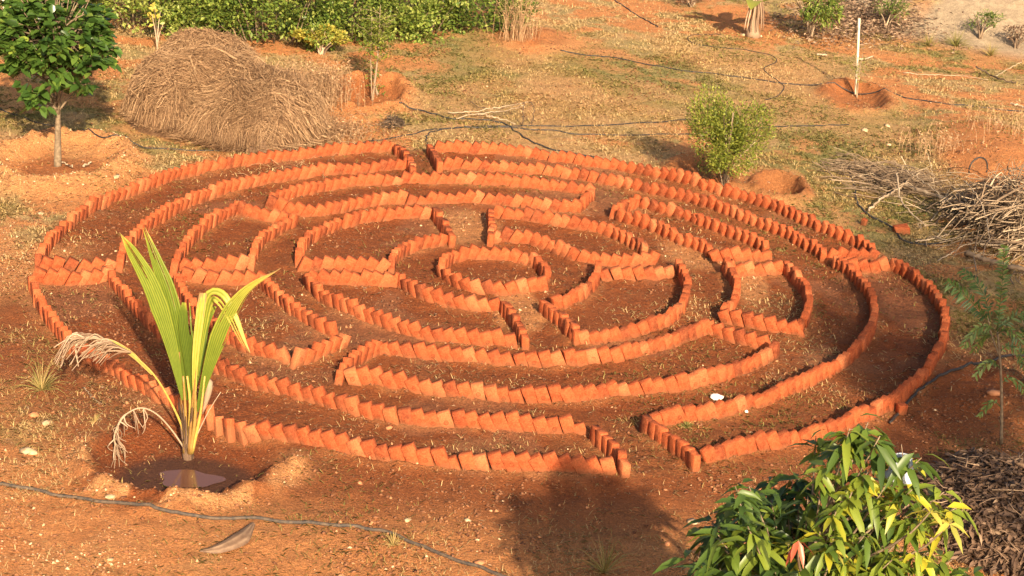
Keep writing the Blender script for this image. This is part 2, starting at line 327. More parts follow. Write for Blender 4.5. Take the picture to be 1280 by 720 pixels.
def brick_material(k=1.0, name='fired_clay'):
    m, n, l, b = newmat(name)
    at = n.new('ShaderNodeAttribute'); at.attribute_name = 'tint'; oi = n.new('ShaderNodeObjectInfo')
    ad = n.new('ShaderNodeMath'); ad.operation = 'ADD'; l.new(at.outputs['Fac'], ad.inputs[0]); l.new(oi.outputs['Random'], ad.inputs[1])
    fr = n.new('ShaderNodeMath'); fr.operation = 'FRACT'; l.new(ad.outputs[0], fr.inputs[0])
    rp = n.new('ShaderNodeValToRGB'); e = rp.color_ramp.elements
    e[0].color = (.19 * k, .040 * k, .016 * k, 1); e[1].color = (.50 * k, .155 * k, .062 * k, 1); q = e.new(.16); q.color = (.34 * k, .066 * k, .021 * k, 1)
    q = e.new(.78); q.color = (.42 * k, .090 * k, .029 * k, 1)
    l.new(fr.outputs[0], rp.inputs[0])
    tc = n.new('ShaderNodeTexCoord'); nz = n.new('ShaderNodeTexNoise'); nz.inputs['Scale'].default_value = 22; nz.inputs['Detail'].default_value = 7; nz.inputs['Roughness'].default_value = .65
    ge = n.new('ShaderNodeNewGeometry'); l.new(ge.outputs['Position'], nz.inputs['Vector'])
    r2 = n.new('ShaderNodeMapRange'); r2.inputs[1].default_value = .35; r2.inputs[2].default_value = .7; l.new(nz.outputs[0], r2.inputs[0])
    c = mixc(n, l, r2.outputs[0], rp.outputs[0], (.50 * k, .165 * k, .065 * k))
    mm = n.new('ShaderNodeMath'); mm.operation = 'MULTIPLY'; mm.inputs[1].default_value = .45; l.new(r2.outputs[0], mm.inputs[0])
    c = mixc(n, l, mm.outputs[0], rp.outputs[0], (.50 * k, .165 * k, .065 * k))
    n3 = n.new('ShaderNodeTexNoise'); n3.inputs['Scale'].default_value = 75; n3.inputs['Detail'].default_value = 4; n3.inputs['Roughness'].default_value = .7; l.new(ge.outputs['Position'], n3.inputs['Vector'])
    r4 = n.new('ShaderNodeMapRange'); r4.inputs[1].default_value = .3; r4.inputs[2].default_value = .62; r4.inputs[3].default_value = .55; r4.inputs[4].default_value = 1.12; l.new(n3.outputs[0], r4.inputs[0])
    c = mixc(n, l, 1.0, c, r4.outputs[0], 'MULTIPLY')
    # earth splashed on the buried ends
    sx = n.new('ShaderNodeSeparateXYZ'); l.new(ge.outputs['Position'], sx.inputs[0])
    n2 = n.new('ShaderNodeTexNoise'); n2.inputs['Scale'].default_value = 14; n2.inputs['Detail'].default_value = 5; l.new(ge.outputs['Position'], n2.inputs['Vector'])
    sb = n.new('ShaderNodeMath'); sb.operation = 'MULTIPLY_ADD'; l.new(n2.outputs[0], sb.inputs[0]); sb.inputs[1].default_value = -.11; l.new(sx.outputs[2], sb.inputs[2])
    r3 = n.new('ShaderNodeMapRange'); r3.inputs[1].default_value = .02; r3.inputs[2].default_value = -.025; r3.inputs[4].default_value = .75; l.new(sb.outputs[0], r3.inputs[0])
    c = mixc(n, l, r3.outputs[0], c, (.25 * k, .095 * k, .042 * k))
    l.new(c, b.inputs['Base Color']); b.inputs['Roughness'].default_value = .9; b.inputs['Specular IOR Level'].default_value = .2
    bp = n.new('ShaderNodeBump'); bp.inputs['Strength'].default_value = .8; bp.inputs['Distance'].default_value = .010
    l.new(n3.outputs[0], bp.inputs['Height']); l.new(bp.outputs[0], b.inputs['Normal'])
    return m
MAT = dict(
    ground=ground_material(), brick=brick_material(), mark=brick_material(.62, 'brick_mark'),
    hose=plain('black_pipe', (.02, .02, .022), (.06, .05, .045), 30, .5),
    hose_dusty=plain('dusty_pipe', (.05, .042, .038), (.13, .09, .06), 30, .7),
    bark=plain('bark', (.13, .09, .055), (.27, .20, .13), 25, .9, .5), twig=leafmat('dead_twig', [(0, (.08, .05, .032)), (1, (.52, .40, .27)), (.5, (.24, .165, .105))], .8, 0),
    stalk=leafmat('dry_stalk', [(0, (.13, .065, .032)), (1, (.56, .36, .20)), (.5, (.32, .185, .095))], .7, .12),
    stone=plain('stone', (.34, .22, .12), (.60, .44, .28), 16, .9, .6), redstone=plain('red_clod', (.40, .16, .07), (.56, .25, .12), 12, .9, .4),
    clod=leafmat('clods', [(0, (.11, .04, .018)), (1, (.60, .42, .25)), (.6, (.26, .11, .05)), (.85, (.44, .20, .09))], .95, 0),
    grass=leafmat('grass_blades', [(0, (.19, .19, .05)), (1, (.74, .53, .26)), (.35, (.36, .30, .09)), (.6, (.56, .38, .15))], .7, .3),
    litter=leafmat('litter', [(0, (.20, .11, .055)), (1, (.75, .60, .42)), (.5, (.45, .29, .15))], .8, .1),
    jack=leafmat('broad_leaf', [(0, (.022, .052, .012)), (1, (.22, .28, .045)), (.5, (.050, .10, .018)), (.85, (.10, .17, .03))], .28, .2),
    mango=leafmat('mango_leaf', [(0, (.022, .050, .016)), (1, (.44, .38, .03)), (.5, (.085, .14, .022)), (.8, (.22, .27, .03))], .40, .28),
    mango_red=leafmat('red_leaf', [(0, (.42, .05, .04)), (1, (.62, .17, .08))], .35, .3),
    hedge=leafmat('hedge_leaf', [(0, (.035, .070, .014)), (1, (.42, .46, .12)), (.45, (.12, .18, .030)), (.8, (.25, .31, .055))], .45, .3),
    yellow=leafmat('yellowing_leaf', [(0, (.14, .18, .025)), (1, (.66, .52, .10)), (.5, (.36, .34, .06))], .5, .35),
    bush=leafmat('lime_leaf', [(0, (.06, .09, .012)), (1, (.36, .37, .06)), (.5, (.17, .21, .028))], .5, .35),
    dryleaf=leafmat('dry_leaf', [(0, (.08, .045, .028)), (1, (.44, .30, .19)), (.5, (.20, .12, .075))], .7, .1, .3),
    dark=leafmat('pinnate_leaf', [(0, (.025, .050, .014)), (1, (.18, .24, .05)), (.5, (.060, .11, .024))], .45, .2),
    palm=leafmat('palm_blade', [(0, (.05, .09, .012)), (1, (.40, .25, .11)), (.4, (.17, .23, .025)), (.65, (.36, .38, .05)), (.86, (.60, .48, .10))], .42, .35, .15),
    palmdry=leafmat('palm_dry', [(0, (.22, .13, .08)), (1, (.62, .46, .32)), (.5, (.42, .29, .19))], .75, .2),
    petiole=leafmat('petiole', [(0, (.22, .10, .03)), (1, (.50, .36, .08))], .5, .0, .3),
    white=plain('white_plastic', (.40, .44, .50), (.50, .53, .58), 4, .35, 0, .5), scrap=plain('paper_scrap', (.82, .80, .74), (.9, .88, .84), 30, .7),
    pole=plain('pale_stick', (.58, .50, .38), (.72, .64, .50), 20, .8),
)
mw, n_, l_, b_ = newmat('puddle'); b_.inputs['Base Color'].default_value = (.12, .05, .03, 1); b_.inputs['Roughness'].default_value = .12; b_.inputs['Specular IOR Level'].default_value = .6
MAT['water'] = mw
WALLS = {
'outer_UL': ('m',1,[(48.1,330.0),(50.9,318.8),(62.2,300.0),(65.0,297.5),(81.9,282.5),(100.6,267.5),(121.2,254.4),(140.0,245.0),(162.5,239.4),(183.1,230.9),(203.8,224.4),(215.9,219.7),(228.1,215.0),(245.0,212.2),(259.1,210.3),(275.0,204.7),(297.5,201.9),(323.8,198.1),(350.0,195.3),(372.5,192.5),(398.8,190.6),(425.0,188.8),(447.5,185.9),(470.0,184.1),(488.8,183.1)]),
'rad_topL': ('t',0,[(497.2,181.2),(505.6,188.8),(511.2,198.1),(516.9,207.5)]),
'second_UL': ('m',1,[(149.4,328.1),(155.0,311.2),(162.5,291.9),(181.2,282.5),(207.5,267.5),(226.2,256.2),(245.0,246.9),(259.1,240.3),(282.5,236.6),(305.0,229.1),(327.5,224.4),(350.0,218.8),(372.5,216.9),(398.8,214.1),(425.0,212.2),(451.2,210.3),(475.6,208.4),(496.2,207.5),(507.5,205.6)]),
'H1a': ('m',1,[(55.6,331.9),(72.5,331.9),(89.4,330.9),(104.4,332.8),(121.2,331.9),(134.4,330.9)]),
'H1b': ('m',1,[(48.1,347.8),(66.9,348.8),(85.6,349.7),(104.4,348.8),(121.2,346.9),(130.6,345.9)]),
'outer_LL': ('m',-1,[(40.6,356.2),(46.2,371.2),(51.9,386.2),(60.3,399.4),(76.2,414.4),(89.4,437.5),(104.4,441.2),(121.2,448.8),(136.2,458.1),(151.2,465.6),(166.2,475.0),(181.2,484.4),(196.2,493.8),(209.4,499.4),(250.6,512.5),(271.2,523.8),(295.6,531.2),(316.2,533.1),(331.2,536.9),(348.1,538.8),(365.0,540.6),(381.9,546.2),(398.8,550.0),(415.6,553.8),(451.2,561.2),(500,570),(546,574),(573,577),(610,578),(676,580),(727,582),(762,581)]),
'rad_botL': ('t',0,[(745.9,533.4),(756.2,541.9),(762.8,548.4),(769.4,555.0),(775.9,561.6),(781.6,573.8)]),
'second_LL': ('m',-1,[(137.2,344.1),(140.0,348.8),(151.2,363.8),(162.5,376.9),(175.6,391.9),(185.0,401.2),(198.1,416.2),(215,428),(238,441),(263.8,450.6),(282.5,463.8),(297.5,469.4),(316.2,474.1),(331.2,479.7),(344.4,483.4),(361.2,487.2),(376.2,490.0),(391.2,494.7),(402.5,497.5),(417.5,502.2),(434.4,506.9),(449.4,512.5),(466.2,515.3),(483.1,519.1),(499.1,521.9),(520.6,521.9),(535.6,523.8),(554.4,524.7),(573.1,525.6),(590.0,527.5),(608.8,528.4),(627.5,529.4),(644.4,530.3),(661.2,531.2),(680.0,531.2),(696.9,532.2),(713.8,531.2),(727.8,532.2)]),
'rad_botR': ('t',0,[(809.7,522.2),(820.0,530.6),(829.4,536.2),(842.5,543.8),(851.9,551.2),(859.4,558.8),(869.7,566.2)]),
'second_LR': ('m',-1,[(820.0,525.0),(838.8,523.1),(853.8,520.3),(868.8,519.4),(883.8,516.6),(898.8,513.8),(911.9,510.0),(926.9,506.2),(942.5,502.2),(955.6,498.4),(968.8,493.8),(979.1,490.0),(998.8,479.7),(1017.5,473.1),(1036.2,465.6),(1055.0,454.4),(1068.1,445.0),(1079.4,433.8),(1092.5,410.6),(1096.2,393.8),(1094.4,380.6),(1086.9,365.6),(1077.5,354.4),(1064.4,343.1),(1053.1,333.8),(1044.7,328.1)]),
'outer_LR': ('m',-1,[(884.7,569.1),(900.6,565.3),(913.8,563.4),(930.6,558.8),(939.1,555.0),(955.6,555.6),(972.5,551.9),(987.5,550.0),(1002.5,547.2),(1021.2,542.5),(1040.0,535.0),(1064.4,525.6),(1092.5,514.4),(1103.8,508.8),(1118.8,501.2),(1133.8,490.0),(1148.8,480.6),(1161.9,465.6),(1171.2,452.5),(1177.8,437.5),(1180.6,420.0),(1182.5,405.0),(1183.4,390.0),(1176.9,378.8),(1165.6,365.6),(1154.4,356.2),(1141.2,345.9),(1128.1,335.6),(1115.0,330.9)]),
'H2a': ('m',1,[(1038.1,319.7),(1051.2,318.8),(1064.4,317.8),(1075.6,317.8),(1088.8,318.8)]),
'H2b': ('m',-1,[(1055.0,332.8),(1073.8,333.8),(1092.5,333.8),(1105.6,332.8)]),
'rad_topR': ('t',0,[(538.4,181.2),(542.2,188.8),(545.9,196.2),(550.6,202.8)]),
'outer_UR': ('m',1,[(547.8,184.1),(561.9,185.0),(575.0,185.0),(588.1,185.9),(601.2,186.9),(614.4,186.9),(627.5,186.9),(638.8,187.8),(650.0,189.7),(663.1,192.5),(676.2,194.4),(689.4,195.3),(700.6,197.2),(711.9,199.1),(723.1,200.9),(734.4,202.8),(751.2,205.6),(762.5,205.6),(775.6,208.4),(788.8,210.3),(801.9,213.1),(815.0,215.9),(828.1,218.8),(839.4,222.5),(850.6,224.4),(860.0,228.1),(871.2,230.9),(882.5,233.8),(893.8,236.6),(905.0,239.4),(916.2,243.1),(927.5,245.0),(936.9,247.8),(950.0,252.5),(961.2,255.3),(972.5,260.0),(980.0,261.9),(991.2,269.4),(1004.4,275.0),(1017.5,280.6),(1030.6,286.2),(1043.8,291.9),(1056.9,295.6),(1070.0,301.2),(1081.2,306.9),(1088.8,312.5)]),
'second_UR': ('m',1,[(558.1,205.6),(569.4,204.7),(580.6,206.6),(591.9,206.6),(603.1,206.6),(612.5,207.5),(621.9,209.4),(635.0,210.3),(646.2,211.2),(657.5,211.2),(668.8,212.2),(680.0,214.1),(691.2,214.1),(702.5,215.9),(713.8,216.9),(723.1,219.7),(732.5,220.6),(753.1,223.4),(764.4,226.2),(775.6,228.1),(785.0,230.9),(794.4,232.8),(805.6,234.7),(816.9,237.5),(828.1,240.3),(839.4,242.2),(848.8,245.0),(860.0,246.9),(871.2,250.6),(880.6,252.5),(890.0,256.2),(899.4,259.1),(908.8,261.9),(918.1,265.6),(927.5,270.3),(938.8,275.0),(948.1,278.8),(957.5,282.5),(968.8,286.2),(979.1,290.0),(991.2,297.5),(1000.6,301.2),(1011.9,306.9),(1021.2,312.5),(1028.8,318.1)]),
'third_U': ('m',1,[(340.6,250.6),(353.8,245.0),(365.0,243.1),(380.0,238.4),(395.0,233.8),(410.0,230.9),(425.0,229.1),(440.0,227.2),(455.0,225.3),(470.0,226.2),(485.0,224.4),(498.1,223.4),(516.9,223.4),(528.1,223.4),(537.5,224.4),(546.9,224.4),(560.0,222.5),(571.2,223.4),(580.6,224.4),(591.9,225.3),(603.1,224.4),(614.4,225.3),(623.8,225.3),(633.1,226.2),(644.4,227.2),(655.6,228.1),(665.0,230.0),(674.4,230.9),(683.8,231.9),(693.1,232.8),(702.5,233.8),(713.8,235.6),(725.0,237.5),(734.4,239.4)]),
'third_Ucap': ('m',-1,[(725.0,259.1),(732.5,252.5),(740.0,245.0)]),
'fourth_U': ('m',1,[(338.8,256.2),(350.0,258.1),(365.0,261.9),(380.0,265.6),(395.0,265.6),(410.0,262.8),(425.0,260.0),(440.0,256.2),(455.0,252.5),(470.0,250.6),(485.0,248.8),(498.1,247.8),(516.9,248.8),(528.1,247.8),(541.2,247.8),(554.4,246.9),(567.5,246.9),(580.6,247.8),(591.9,248.8),(605.0,248.8),(616.2,249.7),(627.5,250.6),(638.8,250.6),(650.0,252.5),(661.2,253.4),(672.5,255.3),(683.8,256.2),(695.0,257.2),(706.2,259.1),(717.5,260.0)]),
'UL_left': ('m',1,[(218.8,335.6),(222.5,326.2),(228.1,316.9),(230.0,303.1),(241.2,293.8),(259.1,278.8),(271.2,273.1),(286.2,264.7),(295.6,260.0)]),
'UL_top': ('m',1,[(300.3,261.9),(308.8,264.7),(320.0,267.5),(331.2,270.3),(342.5,271.2),(351.9,272.2)]),
'UL_right': ('m',1,[(365.0,278.8),(350.0,284.4),(338.8,291.9),(327.5,299.4),(320.0,305.6),(316.2,316.9),(314.4,328.1)]),
'UL_bot': ('m',1,[(228.1,330.9),(245.0,331.9),(263.8,332.8),(275.0,332.8),(286.2,330.9),(301.2,330.0)]),
'LL_top': ('m',1,[(231.9,345.9),(250.6,346.9),(265.6,348.8),(282.5,348.8),(299.4,347.8),(314.4,348.4),(323.8,349.1)]),
'LL_left': ('m',-1,[(222.5,354.4),(226.2,365.6),(234,380),(252,400),(272,415),(290,425),(305.0,431.9),(323.8,437.5),(340.6,441.2),(355.6,445.0)]),
'LL_right': ('m',-1,[(329.4,354.4),(340.6,365.6),(350.0,375.0),(361.2,382.5),(372.5,390.0),(381.9,397.5),(391.2,403.1),(402.5,408.8),(413.8,412.5)]),
'LL_cap': ('m',1,[(372.5,448.8),(383.8,445.0),(398.8,439.4),(413.8,433.8),(426.9,428.1)]),
'botC_cap': ('m',1,[(424.1,471.2),(434.4,456.2),(445.6,446.9),(458.8,440.3),(468.1,436.6)]),
'botC_top': ('m',-1,[(481.2,435.6),(500,437),(517,439),(535.6,441.2),(550.6,441.2),(565.6,443.1),(582.5,444.1),(601.2,445.9),(620.0,445.9),(635.0,446.9),(650.0,447.8),(666.9,448.8),(681.9,448.8),(698.8,449.7),(713.8,446.9),(730.6,445.9),(756.9,446.9),(771.9,445.9),(785.0,443.1),(798.1,439.4),(824.4,429.4),(841.2,425.6),(856.2,420.0),(871.2,414.4),(880.6,410.6)]),
'botC_right': ('m',-1,[(888.1,410.6),(899.4,414.4),(908.8,418.1),(920.0,420.0),(933.1,423.8),(944.4,427.5),(955.6,429.4)]),
'botC_bot': ('m',-1,[(440.9,472.2),(456.9,471.2),(473.8,475.0),(490.6,478.8),(507.5,478.8),(524.4,481.6),(539.4,484.4),(556.2,485.3),(573.1,488.1),(590.0,490.0),(606.9,490.0),(623.8,490.0),(640.6,493.8),(657.5,494.7),(674.4,495.6),(691.2,494.7),(706.2,494.7),(723.1,493.8),(736.2,492.8),(751.2,490.0),(768.1,486.2),(781.2,485.3),(798.1,484.4),(811.2,484.4),(826.2,482.5),(837.5,481.6),(852.5,480.6),(865.6,479.7),(878.8,475.0),(891.9,473.1),(903.1,469.4),(916.2,465.6),(929.4,460.0),(942.5,454.4),(955.6,446.9),(967.8,440.3)]),
'CLU_left': ('m',1,[(373.4,324.4),(376.2,315.0),(380.0,303.8),(380.0,299.4),(395.0,293.8),(410.0,286.2),(421.2,280.6)]),
'CLU_top': ('m',1,[(434.4,277.8),(447.5,273.1),(462.5,270.3),(477.5,268.4),(492.5,267.5),(505.6,265.6),(518.8,265.6),(531.9,266.6)]),
'CLU_rad': ('t',0,[(544.1,260.9),(550.6,271.2),(558.1,280.6),(564.7,291.9)]),
'CLU_bot': ('m',1,[(380.0,330.9),(395.0,330.0),(410.0,330.9),(423.1,331.9),(436.2,331.9),(449.4,332.8),(462.5,334.7),(475.6,334.7)]),
'CLU_arc': ('m',1,[(488.8,331.9),(492.5,320.6),(499.1,311.2),(515.0,307.5),(528.1,305.6),(539.4,301.9),(550.6,300.0)]),
'CRU_rad': ('t',0,[(612.5,260.0),(613.4,269.4),(616.2,280.6),(612.5,291.9)]),
'CRU_top': ('m',1,[(621.9,265.6),(633.1,267.5),(646.2,269.4),(659.4,270.3),(670.6,271.2),(683.8,273.1),(695.0,275.0),(706.2,278.8),(719.4,280.6),(732.5,282.5),(743.8,282.5),(755.0,286.2),(766.2,290.9),(777.5,295.6),(788.8,301.2),(805.6,312.2)]),
'CRU_bot': ('m',1,[(618.1,295.6),(629.4,297.5),(642.5,295.6),(653.8,297.5),(665.0,299.4),(674.4,300.3),(674.4,303.8),(685.6,305.6),(695.0,309.4),(706.2,314.1),(715.6,319.7),(725.0,320.6),(734.4,320.6),(743.8,324.4),(755.0,326.2),(768.1,328.1),(779.4,328.1),(790.6,326.2),(801.9,326.2),(815.0,324.4)]),
'CRL_top': ('m',-1,[(758.8,342.2),(773.8,342.2),(785.0,342.2),(800.0,343.1),(813.1,343.1),(826.2,341.2),(837.5,339.4)]),
'CRL_arc': ('m',-1,[(847.8,333.8),(856.2,345.0),(860.0,360.0),(860.0,375.0),(854.4,386.2),(845.0,395.6),(831.9,403.1),(820.6,406.9),(811.2,410.6),(792.5,412.5),(777.5,416.2),(762.5,420.0),(749.4,420.0),(740.0,423.8),(731.6,422.8)]),
'CRL_rad': ('t',0,[(680.0,376.9),(687.5,379.7),(696.9,388.1),(706.2,396.6),(713.8,405.0),(721.2,412.5)]),
'CRL_in': ('m',-1,[(696.9,379.7),(706.2,378.8),(719.4,375.0),(728.8,367.5),(738.1,360.0),(743.8,356.2),(749.4,345.0),(747.5,335.6)]),
'CLL_top': ('m',1,[(389.4,345.0),(402.5,348.8),(417.5,348.8),(430.6,348.8),(443.8,348.8),(456.9,349.7),(470.0,350.6),(483.1,350.6),(494.4,350.6)]),
'CLL_arc': ('m',-1,[(501.9,352.5),(509.4,358.1),(520.6,363.8),(531.9,369.4),(543.1,372.2),(556.2,375.0),(571.2,377.8),(584.4,380.6),(597.5,381.6),(612.5,382.5),(621.9,383.4)]),
'CLL_rad': ('t',0,[(631.2,378.8),(638.8,388.1),(646.2,397.5),(653.8,406.9),(655.6,416.2)]),
'CLL_out': ('m',-1,[(383.8,352.5),(391.2,363.8),(402.5,369.4),(413.8,375.0),(425.0,380.6),(438.1,386.2),(447.5,391.9),(462.5,395.6),(475.6,399.4),(488.8,405.0),(498.1,410.6),(515.0,412.5),(530.0,416.2),(545.0,420.0),(560.0,420.0),(575.0,423.8),(591.9,423.8),(606.9,423.8),(621.9,425.6),(638.8,425.6)]),
'inner': ('m',-1,[(678.1,356.2),(668.8,358.1),(657.5,358.1),(644.4,361.9),(629.4,361.9),(614.4,361.9),(599.4,361.9),(584.4,360.0),(571.2,354.4),(560.0,348.8),(553.4,340.3)]),
'inner_back': ('m',1,[(552.5,333.8),(556.2,324.4),(565.6,320.6),(578.8,318.8),(593.8,316.9),(612.5,316.9),(627.5,316.9),(638.8,320.6),(650.0,322.5),(661.2,323.4),(672.5,327.2),(679.1,333.8),(681.9,345.0)]),
'RU_cap': ('m',1,[(768.1,265.6),(781.2,259.1),(794.4,253.4)]),
'RU_top': ('m',1,[(805.6,255.3),(818.8,260.0),(830.0,261.9),(841.2,264.7),(852.5,267.5),(861.9,269.4),(871.2,275.0),(880.6,278.8),(890.0,282.5),(901.2,286.2),(912.5,290.0),(923.8,294.7),(935.0,299.4),(946.2,303.1),(955.6,309.4)]),
'RU_low': ('m',1,[(775.6,271.2),(786.9,275.0),(798.1,278.8),(807.5,280.6),(818.8,284.4),(830.0,290.0),(841.2,295.6),(852.5,301.2),(863.8,301.9),(875.0,306.6),(884.4,313.1)]),
'RU_bot': ('m',-1,[(895.6,320.6),(908.8,319.7),(921.9,319.7),(935.0,318.8),(948.1,319.7),(959.4,317.8)]),
'RL_top': ('m',-1,[(914.4,337.5),(929.4,336.6),(946.2,336.6),(957.5,336.6),(974.4,335.6)]),
'RL_arc': ('m',-1,[(981.9,335.6),(995.0,346.9),(1004.4,358.1),(1011.9,371.2),(1014.7,380.6),(1010.0,397.5),(1002.5,408.8)]),
'RL_bot': ('m',-1,[(995.9,412.5),(983.8,412.5),(961.2,406.9),(946.2,405.0),(935.0,401.2),(920.0,399.4),(908.8,395.6)]),
'RL_left': ('m',-1,[(906.9,335.6),(915.3,345.0),(921.9,354.4),(923.8,365.6),(920.9,376.9),(912.5,385.3),(906.9,390.0)]),
}

BANK = np.zeros((400, 400)); _yy, _xx = np.mgrid[0:400, 0:400]; _px = _xx * .03 - 6; _py = _yy * .03 + 12.5
for _k, (_kd, _l, _pts) in WALLS.items():
    _g = np.array([G(a, c_, .165 if _kd == 't' else .085)[:2] for a, c_ in _pts]); _s = np.concatenate([[0], np.cumsum(np.hypot(*np.diff(_g, axis=0).T))])
    for _t in np.arange(0, _s[-1], .07):
        gx_, gy_ = np.interp(_t, _s, _g[:, 0]), np.interp(_t, _s, _g[:, 1]); i0, j0 = int((gx_ + 6) / .03), int((gy_ - 12.5) / .03)
        sl2 = (slice(max(0, j0 - 8), j0 + 9), slice(max(0, i0 - 8), i0 + 9))
        BANK[sl2] = np.maximum(BANK[sl2], np.exp(-((_px[sl2] - gx_) ** 2 + (_py[sl2] - gy_) ** 2) / .085 ** 2))
# ================================================================== GROUND (one sheet)
def axis(lo, hi, step, far, neg):
    a = [np.arange(lo, hi, step)]; v = hi; s = step; r = []
    while v < far: r.append(v); s *= 1.28; v += s
    l = []; v = lo; s = step
    while v > neg: s *= 1.28; v -= s; l.append(v)
    return np.concatenate([np.array(l[::-1]), a[0], np.array(r)])
xs = axis(-6.2, 7.0, .024, 700, -700)
ya = np.concatenate([np.arange(10.6, 24, .024), np.arange(24, 31, .045), np.arange(31, 41, .08)])
yb = axis(0, 0.01, .09, 700, 0)[:]
s = .08; v = 41.0; far = []
while v < 900: far.append(v); s *= 1.25; v += s
s = .03; v = 10.6; nearr = []
while v > -600: s *= 1.28; v -= s; nearr.append(v)
ys = np.concatenate([np.array(nearr[::-1]), ya, np.array(far)])
X, Y = np.meshgrid(xs, ys); Z = height(X, Y)
nx, ny = len(xs), len(ys)
gm = MB(); i = np.arange(ny - 1)[:, None] * nx + np.arange(nx - 1)[None]
gm.add(np.stack([X, Y, Z], -1).reshape(-1, 3), [np.stack([i, i + 1, i + nx + 1, i + nx], -1).reshape(-1, 4)])
ground = gm.build('ground', MAT['ground'], smooth=True); tag(ground, kind='structure')
for nm, a in zip(('soil', 'bare', 'grass', 'pale', 'pud', 'rimd', 'green'), masks(X, Y)):
    at = ground.data.attributes.new(nm, 'FLOAT', 'POINT'); at.data.foreach_set('value', a.astype(np.float32).ravel())
# muddy water left in the palm basin
pc = PALM + np.array([.05, -.20]); pz = float(height(*[np.array([q]) for q in pc])[0]) + .010
pm = MB(); th = np.linspace(0, 2 * math.pi, 49)[:-1]; rr = 1 + .12 * np.sin(3 * th + 1) + .08 * np.sin(5 * th)
pm.add(np.vstack([[pc[0], pc[1], pz], np.stack([pc[0] + .25 * rr * np.cos(th), pc[1] + .16 * rr * np.sin(th), np.full(48, pz)], 1)]),
       [np.array([[0, 1 + k, 1 + (k + 1) % 48] for k in range(48)])])
tag(pm.build('puddle', MAT['water']), kind='structure')

# ================================================================== BRICKS
def brick_mesh(seed):
    rs = np.random.default_rng(seed); mb = MB()
    w, t, h, b = .111, .072, .222, .0045
    # rounded box from three nested section loops
    def loop(z, i, jx=0, jy=0):
        x, y = w / 2 - i, t / 2 - i
        o = []
        for sx, sy in ((1, 1), (-1, 1), (-1, -1), (1, -1)):
            p = [(sx * x, sy * (y - b)), (sx * (x - b), sy * y)]
            if sx * sy < 0: p = p[::-1]
            o += p
        return [(q[0] + jx, q[1] + jy, z) for q in o]
    j = rs.normal(0, .0012, 8)
    V = loop(-h / 2, b) + loop(-h / 2 + b, 0, j[0], j[1]) + loop(0, -.0005, j[2], j[3]) + loop(h / 2 - b * 1.3, 0, j[4], j[5]) + loop(h / 2, b, j[6], j[7])
    V = np.array(V) + rs.normal(0, .0010, (40, 3))
    if seed % 3 == 0: V[32 + rs.integers(8)] += np.array([0, 0, -.012]); 
    if seed % 4 == 1: k = rs.integers(8); V[24 + k] *= .93; V[32 + k] *= .92
    F = [[r * 8 + k, r * 8 + (k + 1) % 8, (r + 1) * 8 + (k + 1) % 8, (r + 1) * 8 + k] for r in range(4) for k in range(8)]
    mb.add(V, [np.array(F), np.array([list(range(7, -1, -1))]), np.array([list(range(32, 40))])], rs.random())
    # maker's mark on both broad faces, recess shade painted darker: ring with two strokes
    for sgn in (1, -1):
        cz, y0 = rs.normal(.012, .006), sgn * (t / 2 + .0012)
        a = np.linspace(0, 2 * math.pi, 13)[:-1]
        ro, ri = .021, .0155
        v = np.array([(ro * math.cos(q), y0, cz + ro * math.sin(q)) for q in a] + [(ri * math.cos(q), y0, cz + ri * math.sin(q)) for q in a])
        q = np.array([[k, (k + 1) % 12, 12 + (k + 1) % 12, 12 + k] for k in range(12)])
        mb.add(v, [q], .5, 1)
        for ox in (-.004, .006):
            mb.add(np.array([(ox - .002, y0, cz - .009), (ox + .002, y0, cz - .009), (ox + .003, y0, cz + .009), (ox - .001, y0, cz + .009)]), [np.array([[0, 1, 2, 3]])], .5, 1)
    return mb
BM = [brick_mesh(k) for k in range(10)]
BME = [b.mesh('brick', [MAT['brick'], MAT['mark']]) for b in BM]
DESC = dict(
    outer_LL=('in the front left arc of outermost ring', 'the front opening', -1), second_LL=('in the front left arc of second ring', 'the front opening', -1),
    rad_botL=('in the short row left of front opening', 'the outermost ring', -1), rad_botR=('in the short row right of front opening', 'the outermost ring', -1),
    second_LR=('in the right arc of second ring', 'the front opening', 1), outer_LR=('in the right arc of outermost ring', 'the front opening', 1),
    botC_bot=('in front row of crescent bed', 'its left tip', 1), botC_top=('in back row of crescent bed', 'its left tip', 1),
    botC_cap=('in left end cap of crescent bed', 'its front corner', 1), botC_right=('in ragged right end of crescent bed', 'the hexagonal bed', 1),
    LL_left=('in front left side of bed behind palm', 'its front corner', -1), LL_right=('in right side of bed behind palm', 'its front corner', -1),
    LL_cap=('in front cap of bed behind palm', 'its front corner', 1), LL_top=('in back row of bed behind palm', 'its left corner', 1),
    CLL_out=('in the outer row of the centre left bed', 'the centre opening', -1), CLL_rad=('in the row left of the centre opening', 'its front end', -1),
    CRL_rad=('in the row right of the centre opening', 'its front end', -1), CRL_arc=('in the outer row of the centre right bed', 'the centre opening', -1),
    CLL_arc=('in the inner row of the centre left bed', 'the centre opening', -1), inner=('in front half of centre ring', 'its left side', -1),
    RL_bot=('in the front row of the small right bed', 'its right corner', 1), RL_left=('in the left side of the small right bed', 'its front corner', -1), RL_arc=('in the right side of the small right bed', 'its front corner', -1),
    H1b=('in front row of far left crossing', 'the outermost ring', 1), CRL_in=('in the inner row of the centre right bed', 'the centre opening', 1))
ORD = ['first', 'second', 'third', 'fourth', 'fifth', 'sixth']
spots = []
